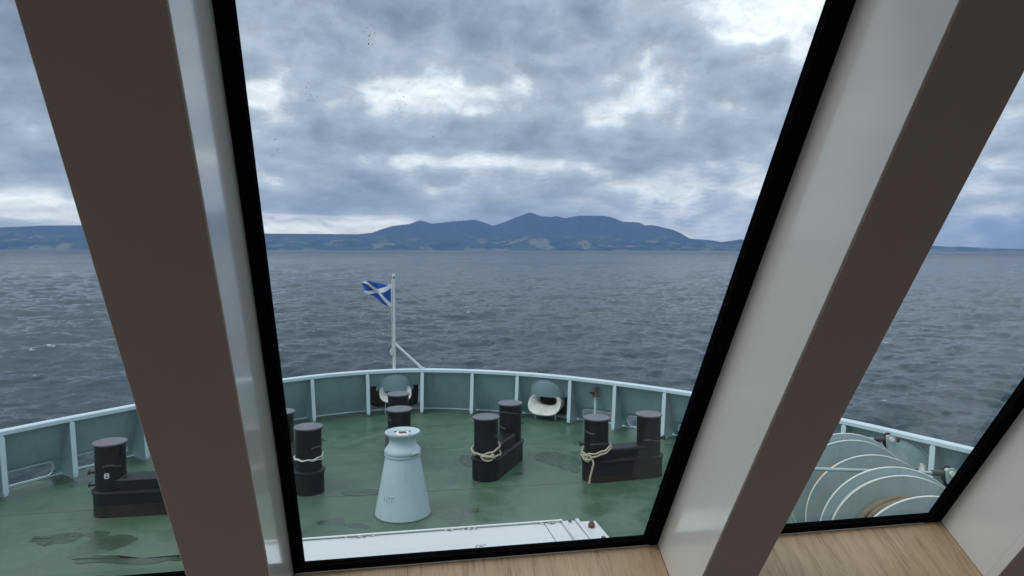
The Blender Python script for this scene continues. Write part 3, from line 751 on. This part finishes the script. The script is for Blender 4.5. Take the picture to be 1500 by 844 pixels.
l1 = loop_pts(cx, cy, 0.272, 0.60, 0.07, 0.5); l2 = loop_pts(cx, cy, 0.285, 0.54, -0.05, -0.6)
knot = smooth_path([(cx-.12, cy-.30, ZD+.55), (cx-.02, cy-.34, ZD+.50), (cx+.09, cy-.33, ZD+.56), (cx+.05, cy-.36, ZD+.46), (cx-.08, cy-.35, ZD+.46), (cx-.13, cy-.33, ZD+.53), (cx+.02, cy-.38, ZD+.53), (cx+.12, cy-.33, ZD+.49)], 8)
bollard_rope(b_R1, 'beige rope knotted round the bollard post just right of the pale cone', [l1, l2, knot])
cx, cy = 3.88, 12.76
l1 = loop_pts(cx, cy, 0.275, 0.62, 0.08, 0.2); l2 = loop_pts(cx, cy, 0.29, 0.565, 0.09, 0.1)
tail = smooth_path([(cx-.22, cy-.24, ZD+.56), (cx-.27, cy-.26, ZD+.48), (cx-.19, cy-.33, ZD+.50), (cx-.25, cy-.30, ZD+.60), (cx-.16, cy-.34, ZD+.44), (cx-.18, cy-.35, ZD+.32), (cx-.22, cy-.35, ZD+.16), (cx-.24, cy-.35, ZD+.03)], 8)
knot = smooth_path([(cx-.28, cy-.16, ZD+.58), (cx-.32, cy-.20, ZD+.49), (cx-.24, cy-.27, ZD+.44), (cx-.20, cy-.29, ZD+.53), (cx-.30, cy-.2, ZD+.55)], 8)
bollard_rope(b_R2, 'beige rope with a hanging tail tied round the rightmost bollard', [l1, l2, tail, knot])
cx, cy = -1.60, 12.95
l1 = loop_pts(cx, cy, 0.256, 0.68, 0.03, 1.0)
mbx = MB(); rope(mbx, l1, 0.014, 0.07); rope(mbx, [p+Vector((0, 0, -0.035)) for p in loop_pts(cx, cy, 0.254, 0.68, -0.02, 0.4)], 0.012, 0.07)
tag(mbx.build('mooring_rope', M_LINE, smooth=60), 'thin pale line lashed round the bollard post left of the cone', 'rope', 'ropes tied round the bollards')

# ------------------------------------------------------------------ pedestal roller
pc = (0.11, 11.62)
e = empty('pedestal_fairlead', (pc[0], pc[1], ZD)); tag(e, 'pale blue cone pedestal with a flared roller head standing on the green deck', 'pedestal fairlead')
MB().lathe([(0.475, 0.0), (0.472, 0.02), (0.292, 0.99), (0.29, 1.0)], 64).build('cone', M_CONE, e, smooth=30)
MB().lathe([(0.50, 0.0), (0.50, 0.006), (0.488, 0.012), (0.475, 0.014)], 64).build('weld_foot', M_WET, e, smooth=30)
MB().lathe([(0.295, 1.003), (0.306, 1.012), (0.306, 1.035), (0.294, 1.04)], 48).build('flange', M_CONE, e, smooth=40)
MB().lathe([(0.24, 1.04), (0.298, 1.046), (0.31, 1.075), (0.302, 1.11), (0.262, 1.16), (0.236, 1.20), (0.228, 1.25), (0.232, 1.30), (0.255, 1.345), (0.288, 1.375), (0.298, 1.395), (0.292, 1.415), (0.255, 1.41), (0.215, 1.37), (0.20, 1.355)], 64).build('roller_head', M_CONE, e, smooth=60)
MB().lathe([(0.135, 1.355), (0.13, 1.378), (0.11, 1.388)], 32).build('top_cap', M_LINER, e, smooth=40)
MB().box((0.20, -0.215, 1.075), (0.16, 0.10, 0.05), Matrix.Rotation(R(40), 3, 'Z') @ Matrix.Rotation(R(-35), 3, 'X')).build('wedge', M_CONE, e, bevel=0.012)
for k in range(4):
    a_ = math.pi/4+k*math.pi/2
    MB().lathe([(0.018, 1.37), (0.018, 1.385), (0.012, 1.388)], 6, (0.17*math.cos(a_), 0.17*math.sin(a_), 0)).build('bolt', M_RUST, e)
mbx = MB()
for k in range(7):
    mbx.tube([(rnd.uniform(-.05, .06), rnd.uniform(-.05, .05), 1.390), (rnd.uniform(-.06, .08), rnd.uniform(-.05, .05), 1.396)], rnd.uniform(.008, .016), 6)
mbx.build('grease_debris', M_RUST, e)
# scraped wedge on the shoulder
vs_, fs_ = text_mesh('18T', 0.14, 0.012); out = []
for v in vs_:
    z_ = 0.36+v.y; r_ = 0.472-0.182*z_/0.99; th = R(-90-38)+v.x/r_; rr_ = r_+0.001+v.z
    out.append((rr_*math.cos(th), rr_*math.sin(th), z_))
MB().add(out, fs_).build('embossed_marking', M_CONE, e, smooth=None)

# ------------------------------------------------------------------ flagstaff and flag
fp = Vector((-0.03, 18.9, ZR))
e = empty('flagstaff', fp); tag(e, 'white flagstaff with a slanting brace standing on the bow rail', 'flagpole')
MB().tube([(0, 0, 0), (0, 0, 0.9), (0, 0, 2.60)], [0.046, 0.042, 0.036], 14).build('pole', M_WHITE, e)
MB().box((0, 0, 2.50), (0.085, 0.03, 0.24)).build('truck', M_WHITE, e, bevel=0.01)
MB().lathe([(0.028, -.045), (0.028, .045)], 14, (0, -0.0, 2.52), Matrix.Rotation(math.pi/2, 3, 'X')).build('sheave', M_STEEL, e)
MB().tube([(0.02, 0, 0.70), (0.74, -0.05, 0.02)], 0.036, 12).build('brace', M_WHITE, e)
MB().box((0.74, -0.05, 0.01), (0.16, 0.14, 0.02)).build('brace_foot', M_RAIL, e)
MB().tube(smooth_path([(-0.05, -0.03, 2.48), (-0.062, -0.04, 1.6), (-0.055, -0.04, 0.9), (-0.055, -0.05, 0.45)], 8), 0.007, 6).build('halyard', M_LINE, e)
mbx = MB()
mbx.box((-0.05, -0.03, 0.5), (0.03, 0.03, 0.2))
for k in range(4): mbx.tube(smooth_path([(-.07, -.05, .58), (-.11+.01*k, -.06, .5), (-.08, -.05-.01*k, .40), (-.045, -.06, .46), (-.07, -.05, .58)], 6), 0.009, 6)
mbx.build('cleat', M_LINE, e)
# flag
nu, nv = 44, 26; H_ = 0.62; W_ = 0.95
vs_, uvs = [], []
for i in range(nu+1):
    u = i/nu                                  # 0 fly .. 1 hoist
    for j in range(nv+1):
        v = j/nv; d = 1-u                    # distance from hoist
        x = -0.05 - d*W_*(0.86) ; z = 2.33 - H_*(1-v)
        lift = d**1.2*(1-v)*0.44              # lower edge sweeps up towards the fly
        z += lift + 0.10*d*v - 0.02*math.sin(d*7)
        x += 0.10*d*(1-v)
        y = -0.03 + 0.085*d*math.sin(d*11+v*3.2) + 0.05*d*math.sin(d*5-v*6) - 0.10*d
        z += 0.022*d*math.sin(d*13+v*4)
        vs_.append((x, y, z)); uvs.append((u, v))
fs_ = [(i*(nv+1)+j, (i+1)*(nv+1)+j, (i+1)*(nv+1)+j+1, i*(nv+1)+j+1) for i in range(nu) for j in range(nv)]
me = bpy.data.meshes.new('flag'); me.from_pydata(vs_, [], fs_); me.shade_smooth(); ul = me.uv_layers.new(name='UVMap')
for lp in me.loops: ul.data[lp.index].uv = uvs[lp.vertex_index]
me.materials.append(M_FLAG); fo = bpy.data.objects.new('flag', me); COL.objects.link(fo); fo.location = fp
sol = fo.modifiers.new('cloth', 'SOLIDIFY'); sol.thickness = 0.003
tag(fo, 'blue flag with a white diagonal cross flying from the bow flagstaff', 'flag')

# ------------------------------------------------------------------ hydrant valve
vp_ = (5.02, 16.62)
e = empty('deck_valve', (vp_[0], vp_[1], ZD)); tag(e, 'small rusty hydrant valve on a pale pipe against the bulwark', 'valve')
MB().tube([(0, 0, 0), (0, 0, 0.78)], 0.036, 12).build('pipe', M_RAIL, e)
MB().lathe([(0.05, 0.76), (0.095, 0.77), (0.095, 0.80), (0.055, 0.81), (0.06, 0.86), (0.05, 0.90)], 20).build('valve_body', M_RUST, e)
MB().tube([(0, 0, 0.85), (-0.16, -0.06, 0.88)], 0.03, 10).build('outlet', M_STEEL, e)
MB().lathe([(0.02, 0.9), (0.02, 0.96), (0.085, 0.965), (0.085, 0.985), (0.03, 0.99), (0.03, 1.0)], 20).build('handwheel', M_RUST, e)

# ------------------------------------------------------------------ mooring winch
sd = Vector((-0.27, -0.963, 0)).normalized(); sw = Vector((0.963, -0.27, 0)).normalized()
W0 = Vector((5.91, 8.08, 0)); ZC = 1.27
e = empty('mooring_winch', (W0.x, W0.y, ZD)); tag(e, 'pale green-grey mooring winch with large disc flanges and rope-wound drums', 'winch')
MW = Matrix((sw, Vector((0, 0, 1)), -sd)).transposed()      # local z = aft..fore shaft axis (away)
def wc(tt, u=0.0, h=0.0): return sd*tt+sw*u+Vector((0, 0, ZC+h))
def disc(tt, r_, th=0.022):
    o = MB().lathe([(0.06, -th/2), (r_, -th/2), (r_, th/2), (0.06, th/2)], 96, wc(tt), MW).build('flange', M_WINCH, e, smooth=30)
    MB().lathe([(r_-0.006, -th*0.62), (r_+0.003, -th*0.62), (r_+0.003, th*0.62), (r_-0.006, th*0.62)], 96, wc(tt), MW, loop=True).build('rim', M_WRIM, o, smooth=30)
    return o
for tt, r_ in ((0.0, 0.80), (0.24, 0.775), (0.88, 0.775), (1.42, 0.80), (1.64, 0.775), (2.28, 0.78), (2.9, 0.78)): disc(tt, r_)
for t0, t1 in ((0.0, 0.24), (1.42, 1.64)):
    MB().lathe([(0.70, -(t0+t1)/2-.09), (0.70, -(t0+t1)/2+.09)], 64, wc(0), MW).build('brake_drum', M_WINCH, e)
MB().lathe([(0.09, -3.4), (0.09, 0.5)], 24, wc(0), MW).build('shaft', M_WINCH, e)
def coil(t0, t1, r0, seed):
    rr_ = random.Random(seed); mbx = MB(); ropeR = 0.034; n_ = int((t1-t0)/(2*ropeR)); 
    for k in range(n_):
        tt = t0+ropeR+(t1-t0-2*ropeR)*k/(n_-1); ra = r0+rr_.uniform(-.035, .035); pts = []
        for i in range(56):
            a = 2*math.pi*i/56; q = ra+0.012*math.sin(a*3+k)+0.008*math.sin(a*7+k*2)
            pts.append(wc(tt+0.02*math.sin(a*2+k))+sw*q*math.cos(a)+Vector((0, 0, q*math.sin(a))))
        mbx.tube(pts, ropeR, 7, loop=True)
    mbx.lathe([(r0-.02, -t1+.01), (r0-.02, -t0-.01)], 40, wc(0), MW)
    c_ = mbx.build('rope_coil', M_COIL, e, smooth=60); return c_
coil(0.27, 0.86, 0.50, 1); coil(0.91, 1.30, 0.44, 2); coil(1.68, 2.25, 0.57, 3); coil(2.31, 2.87, 0.55, 4)
for tt in (-0.35, 1.33, 3.15):
    poly = [(-0.45, 0), (0.45, 0), (0.14, ZC+0.12), (-0.14, ZC+0.12)]
    MB().prism(poly, 0.09, Matrix((sw, Vector((0, 0, 1)), sd)).transposed(), sd*tt).build('pedestal', M_WINCH, e, bevel=0.01)
MB().box(sd*1.4+Vector((0, 0, 0.06)), (0.9, 4.2, 0.12), Matrix((sw, -sd, Vector((0, 0, 1)))).transposed()).build('bed', M_WINCH, e, bevel=0.01)
def spindle(tt, h, u0, u1, us):
    o = MB().tube([wc(tt, u0, h), wc(tt, us, h)], 0.022, 10).build('brake_spindle', M_WINCH, e)
    MB().tube([wc(tt, us, h), wc(tt, u1, h)], 0.034, 10).build('sleeve', M_STEEL, o)
    # clevis lever hanging from the spindle
    uc = us+(u1-us)*0.62; pl = []
    for k in range(9): a = math.pi*k/8; pl.append((uc+0.062*math.cos(a), h+0.02+0.062*math.sin(a)))
    pl += [(uc-0.055, h-0.08), (uc+0.06, h-0.26), (uc+0.20, h-0.34), (uc+0.22, h-0.24), (uc+0.085, h-0.08)]
    Mq = Matrix((sw, Vector((0, 0, 1)), sd)).transposed()
    for dz in (-0.055, 0.055):
        MB().prism(pl, 0.018, Mq, Vector((0, 0, ZC))+sd*(tt+dz)).build('clevis', M_WINCH if dz > 0 else M_STEEL, e, bevel=0.004)
    MB().lathe([(0.03, -0.09), (0.03, 0.09)], 14, wc(tt, uc, h+0.02), MW).build('pin', M_WRIM, e)
    return o
spindle(-0.13, 0.70, 0.1, 0.72, 0.40); spindle(1.20, 0.68, -1.0, 0.80, 0.50)
# guide post and grease lines ahead of the drum
MB().tube([wc(1.30, -.62, -0.95), wc(1.30, -.60, -0.5), wc(1.25, -.52, -0.12)], 0.02, 8).build('grease_pipe', M_WRIM, e)
MB().tube([wc(1.30, -.80, -1.2), wc(1.30, -.80, -0.40), wc(1.28, -.72, -0.33), wc(1.25, -.60, -0.33)], 0.026, 8).build('guard_rail', M_WRIM, e)
lev = MB().box(wc(1.32, -.56, 0.22), (0.09, 0.26, 0.10), Matrix((sw, -sd, Vector((0, 0, 1)))).transposed() @ Matrix.Rotation(R(25), 3, 'X')).build('lever_block', M_RAIL, e, bevel=0.006)
MB().tube(smooth_path([wc(1.40, -.55, 0.18), wc(1.38, -.50, 0.05), wc(1.36, -.52, -0.08), wc(1.36, -.45, -0.2)], 6), 0.03, 8).build('lashing', M_COIL, e)

# ------------------------------------------------------------------ window wall (leaning), local frame: u=X, v=down the mullion, w=into the room
LA = R(57.95); D = 1.22; WA = R(0.8); RZW = Matrix.Rotation(WA, 3, 'Z')
dv = Vector((0, math.cos(LA), -math.sin(LA))); nw = Vector((0, -math.sin(LA), -math.cos(LA)))
WM = Matrix((Vector((1, 0, 0)), nw, dv)).transposed()            # local x, y=into room, z=down the mullion
def wl_obj(o):
    o.location = RZW @ (-nw*D); o.rotation_euler = (RZW @ WM).to_euler(); return o
def wbox(mb, x0, x1, w0, w1, v0, v1):      # extents in units of D for v measured down
    return mb.box(((x0+x1)/2*D, (w0+w1)/2*D, (v0+v1)/2*D), (abs(x1-x0)*D, abs(w1-w0)*D, abs(v1-v0)*D))
VT, VB = -0.30, 1.519
PW = 0.216
bays = [(-2.03, -1.33), (-1.19, -0.3606), (-0.2175, 0.693), (0.834, 1.543), (1.684, 2.389), (2.53, 3.235)]
bay_lab = ['far port side lounge window, outside the left edge', 'left lounge window looking onto the bollard marked 8', 'large central lounge window facing the bow and island', 'right lounge window looking onto the mooring winch',
           'lounge window beyond the rightmost white panel', 'farthest starboard lounge window']
for i, (x0, x1) in enumerate(bays):
    e = wl_obj(empty('window')); tag(e, bay_lab[i], 'window', 'leaning lounge windows')
    fwid = 0.038
    fm = MB(); wbox(fm, x0, x0+fwid*0.65, -0.001, 0.016, VT, VB); wbox(fm, x1-fwid, x1, -0.001, 0.016, VT, VB)
    wbox(fm, x0+fwid*.65, x1-fwid, -0.001, 0.016, VB-0.022, VB); wbox(fm, x0+fwid*.65, x1-fwid, -0.001, 0.016, VT, VT+0.03)
    fm.build('frame', M_FRAME, e, bevel=0.0015)
    gm = MB(); wbox(gm, x0+fwid*.65+.0005, x0+fwid*.65+0.0015, 0.001, 0.003, VT+.03, VB-.022); wbox(gm, x1-fwid-0.0015, x1-fwid-.0005, 0.001, 0.003, VT+.03, VB-.022); wbox(gm, x0+fwid*.65+.006, x1-fwid-.006, 0.002, 0.008, VB-0.0245, VB-0.0225)
    gm.build('gasket', M_GASKET, e)
    pm = MB().add([((x0+.01)*D, 0, (VT+.01)*D), ((x1-.01)*D, 0, (VT+.01)*D), ((x1-.01)*D, 0, (VB-.006)*D), ((x0+.01)*D, 0, (VB-.006)*D)], [(0, 1, 2, 3)])
    pane = pm.build('pane', M_GLASS, e, smooth=None)
    if i == 2:
        md = MB(); ms = MB()
        def fleck(m_, kx, kv, r_):
            pts = []; k_ = 7; a0 = rnd.random()*6; el_ = rnd.uniform(.5, 1.8)
            for j in range(k_):
                a = a0+2*math.pi*j/k_; q = r_*rnd.uniform(.5, 1.2); pts.append((kx*D+q*math.cos(a), 0.0008, kv*D+q*math.sin(a)*el_))
            m_.add(pts, [tuple(range(k_))])
        def kxy(x, y):
            r = RZW.inverted() @ (fw*F_PX+rt*(x-750)+up*(422-y)); q = r.dot(-nw); return r.x/q, r.dot(dv)/q
        for cx_, cy_, n__, sp_, r_ in ((455, 135, 12, 14, .0011), (590, 150, 10, 12, .0013), (640, 170, 4, 20, .0012), (860, 250, 5, 22, .001), (850, 315, 2, 3, .0014), (700, 80, 5, 60, .0008), (1000, 130, 5, 60, .0008)):
            for _ in range(n__):
                a, b = kxy(cx_+rnd.gauss(0, sp_*.6), cy_+rnd.gauss(0, sp_)); fleck(md, a, b, r_*rnd.uniform(.4, 1.1))
        for cx_, cy_, n__, sp_, r_ in ((540, 50, 16, 8, .0013), (485, 35, 6, 6, .0011), (760, 95, 12, 12, .001), (972, 345, 6, 4, .0012), (965, 362, 5, 4, .001), (400, 215, 6, 10, .0012), (760, 450, 24, 170, .0006), (700, 250, 20, 200, .0007)):
            for _ in range(n__):
                a, b = kxy(cx_+rnd.gauss(0, sp_*.5), cy_+rnd.gauss(0, sp_)); fleck(ms, a, b, r_*rnd.uniform(.4, 1.1))
        md.build('dirt_flecks', M_DIRT, pane, smooth=None)['kind'] = 'stuff'; ms.build('salt_flecks', M_SALT, pane, smooth=None)['kind'] = 'stuff'
# pillars
gaps = [(-2.17, -2.03), (-1.33, -1.19), (-0.3606, -0.2175), (0.693, 0.834), (1.543, 1.684), (2.389, 2.53), (3.235, 3.375)]
plab = ['leaning pillar far outside the left edge', 'leaning pillar between the two port windows', 'leaning brown-faced pillar left of the central window', 'leaning brown-faced pillar right of the central window, white side turned to view',
        'white-sided leaning pillar at the lower right corner', 'leaning pillar beyond the lower right corner', 'leaning pillar at the starboard end']
for (x0, x1), lb in zip(gaps, plab):
    e = wl_obj(empty('pillar')); tag(e, lb, 'pillar', 'leaning pillars between the windows')
    c = MB(); wbox(c, x0+.004, x1-.004, -0.03, PW-0.022, VT-.15, VB+.25); c.build('core', M_FRAME, e)
    for xa, xb in ((x0, x0+.003), (x1-.003, x1)):
        s_ = MB(); wbox(s_, xa, xb, 0.0165, PW-0.0265, VT-.15, VB+.0); s_.build('side_panel', M_REVEAL, e)
        s_ = MB(); wbox(s_, xa-.0008, xb+.0008, PW-0.0262, PW-0.004, VT-.15, VB+.0); s_.build('edge_strip', M_REVEAL, e, bevel=0.001)
    b_ = MB(); wbox(b_, x0+.001, x1-.001, PW-0.0045, PW, VT-.15, VB+.25); b_.build('front_panel', M_BROWN, e, bevel=0.006, seg=3)
# sills
for (x0, x1) in bays:
    s_ = MB(); wbox(s_, x0+.001, x1-.001, 0.017, PW-0.002, VB, VB+0.02)
    o = wl_obj(s_.build('window_sill', M_WOOD, bevel=0.001))
    nm = {-0.2175: 'light oak sill under the central window', 0.834: 'light oak sill under the right window by the winch', -1.19: 'light oak sill under the left window'}.get(x0, 'light oak sill under an end window of the row')
    tag(o, nm, 'window sill', 'oak window sills')
# front wall below and above the windows, room round the camera
def wpt(x, w, v): return -nw*D + Vector((x*D, 0, 0)) + nw*(w*D) + dv*(v*D)
def room():
    zf, zcl, yb, xl, xr = -1.62, 0.80, -6.0, -2.17*D, 3.375*D
    pA = wpt(0, PW, VB+0.10); pT = wpt(0, PW, VT-0.02)
    def sh(name, pts, f, mat=M_ROOM): tag(MB().add(pts, f).build(name, mat, smooth=None), kind='structure')
    # lower front wall (slab following the sill, then straight down)
    y0 = pA.y; z0 = pA.z
    lo = MB(); lo.add([(xl, y0, z0), (xr, y0, z0), (xr, y0, zf), (xl, y0, zf)], [(0, 1, 2, 3)]); lo.build('wall_front_lower', M_ROOM, smooth=None)['kind'] = 'structure'
    q0 = wpt(0, -0.03, VB+0.05); q1 = wpt(0, -0.03, VB+0.3)
    out = MB().add([(xl, q0.y, q0.z), (xr, q0.y, q0.z), (xr, q1.y+.0, ZD), (xl, q1.y+.0, ZD)], [(0, 1, 2, 3)]); o = out.build('superstructure_front', M_WHITE, smooth=None); o['kind'] = 'structure'
    F_ = [wpt(0, -0.03, VT-.15), wpt(0, -0.03, VB+.3)]
    def yfr(z): return F_[0].y + (z-F_[0].z)/(F_[1].z-F_[0].z)*(F_[1].y-F_[0].y)
    zs0, zs1 = -0.85, 0.62  # unseen side and aft wall openings, added to brighten the room
    for x, nm in ((xl, 'wall_port'), (xr, 'wall_starboard')):
        g = MB(); strip = lambda za, zb, ya=None, yb_=yb: g.add([(x, yfr(zb) if ya is None else ya, zb), (x, yfr(za) if ya is None else ya, za), (x, yb_, za), (x, yb_, zb)], [(0, 1, 2, 3)])
        strip(zf, zs0); strip(zs1, zcl+.15)
        for y_ in (0.9, -1.4, -3.7, -5.88): strip(zs0, zs1, y_, y_-.12)
        g.build(nm, M_ROOM, smooth=None)['kind'] = 'structure'
    sh('ceiling', [(xl, yfr(zcl), zcl), (xr, yfr(zcl), zcl), (xr, yb, zcl), (xl, yb, zcl)], [(0, 1, 2, 3)])
    sh('roof', [(xl, yfr(zcl+.15), zcl+.15), (xr, yfr(zcl+.15), zcl+.15), (xr, yb, zcl+.15), (xl, yb, zcl+.15)], [(0, 1, 2, 3)])
    sh('floor', [(xl, y0, zf), (xr, y0, zf), (xr, yb, zf), (xl, yb, zf)], [(0, 1, 2, 3)], M_CARPET)
    g = MB()
    for za, zb in ((zf, zs0), (zs1, zcl+.15)): g.add([(xl, yb, za), (xr, yb, za), (xr, yb, zb), (xl, yb, zb)], [(0, 1, 2, 3)])
    for x_ in np.linspace(xl, xr-.12, 5): g.add([(x_, yb, zs0), (x_+.12, yb, zs0), (x_+.12, yb, zs1), (x_, yb, zs1)], [(0, 1, 2, 3)])
    g.build('wall_back', M_ROOM, smooth=None)['kind'] = 'structure'
    g0 = wpt(0, 0.016, VT+.001); hd = MB().box((0, 0, 0), (1, 1, 1))
    sh('wall_front_upper', [(xl, g0.y, g0.z), (xr, g0.y, g0.z), (xr, g0.y, g0.z+.6), (xl, g0.y, g0.z+.6)], [(0, 1, 2, 3)])
known = set(o.name for o in bpy.data.objects)
room()
for o in bpy.data.objects:
    if o.name not in known: o.rotation_euler.z = WA

# ------------------------------------------------------------------ wiper housing just outside the glass
hx0, hx1 = -0.62, 0.735
e = empty('wiper_housing', (0, 2.42, -1.12), WA); tag(e, 'long white metal wiper housing lying just outside the central window', 'wiper housing')
HZ = Matrix.Rotation(R(-2), 3, 'X')
MB().box(((hx0+hx1-.09)/2, 0, 0), (hx1-.09-hx0, 0.30, 0.10), HZ).build('cover', M_WHITE, e, bevel=0.008)
MB().box((0.015, 0.146, 0.052), (1.27, 0.010, 0.005), HZ).build('lip', M_SALT, e, bevel=0.002)
PM = Matrix(((0, 0, 1), (1, 0, 0), (0, 1, 0)))
poly = [(-0.155, -0.06), (0.150, -0.06), (0.158, 0.02), (0.135, 0.058), (-0.13, 0.066), (-0.158, 0.04)]
MB().prism(poly, 0.05, HZ @ PM, (hx1-.065, 0, 0)).build('end_cap', M_WHITE, e, bevel=0.005)
poly = [(-0.15, -0.05), (0.16, -0.05), (0.165, 0.035), (0.14, 0.062), (-0.12, 0.058), (-0.15, 0.03)]
MB().prism(poly, 0.012, HZ @ PM, (hx1-.028, 0, 0)).build('gusset', M_WHITE, e, bevel=0.002)
MB().box((hx1+.018, 0.015, 0.030), (0.080, 0.31, 0.014), HZ).build('bracket', M_WHITE, e, bevel=0.004)
for yy in (-0.05, 0.10): MB().lathe([(0.014, 0), (0.014, 0.012), (0.009, 0.014), (0.009, 0.022)], 6, Vector((hx1+.02, yy, 0.037))).build('bolt', M_RUST, e)
MB().lathe([(0.007, 0), (0.007, 0.004)], 10, Vector((hx1-.065, 0.11, 0.060))).build('screw', M_STEEL, e)
MB().box((hx1-.16, 0, 0.0), (0.002, 0.302, 0.102), HZ).build('joint', M_STEEL, e)
mbx = MB()
for k, (n_, o_) in enumerate(((6, 0), (4, -1), (3, 2), (5, 0), (7, -1), (5, 1))):
    for i in range(n_):
        if rnd.random() < .85: mbx.box(HZ @ Vector((0.300+o_*.004+(i-n_/2)*0.0075, -0.025-0.013*k, 0.0512)), (0.0065*rnd.uniform(.5, 1), 0.0042, 0.0006), HZ)
mbx.build('stencilled_text', M_STEEL, e, smooth=None)
md, ms = MB(), MB()
for cx_ in (-0.13, 0.245, 0.61):
    for i in range(26):
        q_ = md if i % 2 else ms
        q_.box(HZ @ Vector((cx_+rnd.uniform(-.06, .06), 0.140+rnd.gauss(0, .006), 0.0535)), (rnd.uniform(.003, .010), rnd.uniform(.002, .006), 0.004), HZ @ Matrix.Rotation(rnd.random()*3, 3, 'Z'))
md.build('dirt_flecks', M_DIRT, e, smooth=None); ms.build('salt_flecks', M_SALT, e, smooth=None)
cb = MB().tube(smooth_path([(0.72, 2.47, -1.16), (0.80, 2.51, -1.15), (0.92, 2.50, -1.16), (1.02, 2.44, -1.20), (1.08, 2.3, -1.32)], 10), 0.011, 10)
tag(cb.build('cable', M_RUBBER), 'black cable curving away from the end of the white housing', 'cable')
# ledge that carries the housing
lg = MB().box((0, 2.34, -1.30), (7.0, 0.42, 0.06)); o = lg.build('ledge', M_BLUE, smooth=None); o['kind'] = 'structure'

# damp patches and plain paler green-grey sheets on the deck
patch('puddle', [(1.35, 14.6), (1.75, 14.7), (1.95, 14.3), (1.7, 13.95), (1.4, 14.0)], M_WET, 0.005)
patch('puddle', [(3.1, 14.6), (3.6, 14.5), (3.9, 13.9), (3.6, 13.2), (3.3, 13.6), (2.95, 14.1)], M_WET, 0.005)
patch('puddle', [(-5.6, 11.5), (-5.0, 11.6), (-4.85, 11.35), (-5.3, 11.2)], M_WET, 0.005)
patch('puddle', [(-4.5, 10.7), (-3.4, 10.45), (-2.6, 10.5), (-3.3, 10.3), (-4.5, 10.45)], M_WET, 0.005)
patch('puddle', [(4.8, 11.3), (5.3, 11.5), (5.6, 11.0), (5.2, 10.8)], M_WET, 0.005)
patch('puddle', [(-0.9, 12.9), (-0.2, 12.8), (-0.3, 12.55), (-0.9, 12.6)], M_WET, 0.005, jit=.02)
patch('pale_patch', [(0.2, 10.3), (0.9, 10.7), (1.8, 11.0), (2.3, 10.6), (2.2, 9.6), (0.2, 9.6)], M_PALE, 0.004, jit=.02)
patch('pale_patch', [(-2.4, 10.2), (-1.2, 10.35), (-0.2, 10.35), (-0.1, 9.6), (-2.4, 9.5)], M_PALE, 0.004, jit=.02)
mh = MB().lathe([(0.55, 0.002), (0.55, 0.012), (0.575, 0.012), (0.575, 0.002)], 48, (-4.7, 8.6, ZD), loop=True)
o = mh.build('manhole_cover', M_SCUFF); tag(o, 'flush round manhole rim in the green deck at the lower left', 'manhole')

# ------------------------------------------------------------------ air
hz = MB().box((2000, 8500, SEA-3.5+465), (39000, 24000, 930))
m = bpy.data.materials.new('haze_air'); m.use_nodes = True; t = m.node_tree; t.nodes.clear()
pv = nn(t, 'ShaderNodeVolumePrincipled'); pv.inputs['Color'].default_value = (0.28, 0.51, 1.0, 1); pv.inputs['Density'].default_value = 4.9e-5
oo = nn(t, 'ShaderNodeOutputMaterial'); t.links.new(pv.outputs[0], oo.inputs['Volume'])
o = hz.build('haze', m, smooth=None); o['kind'] = 'stuff'; o.display_type = 'WIRE'
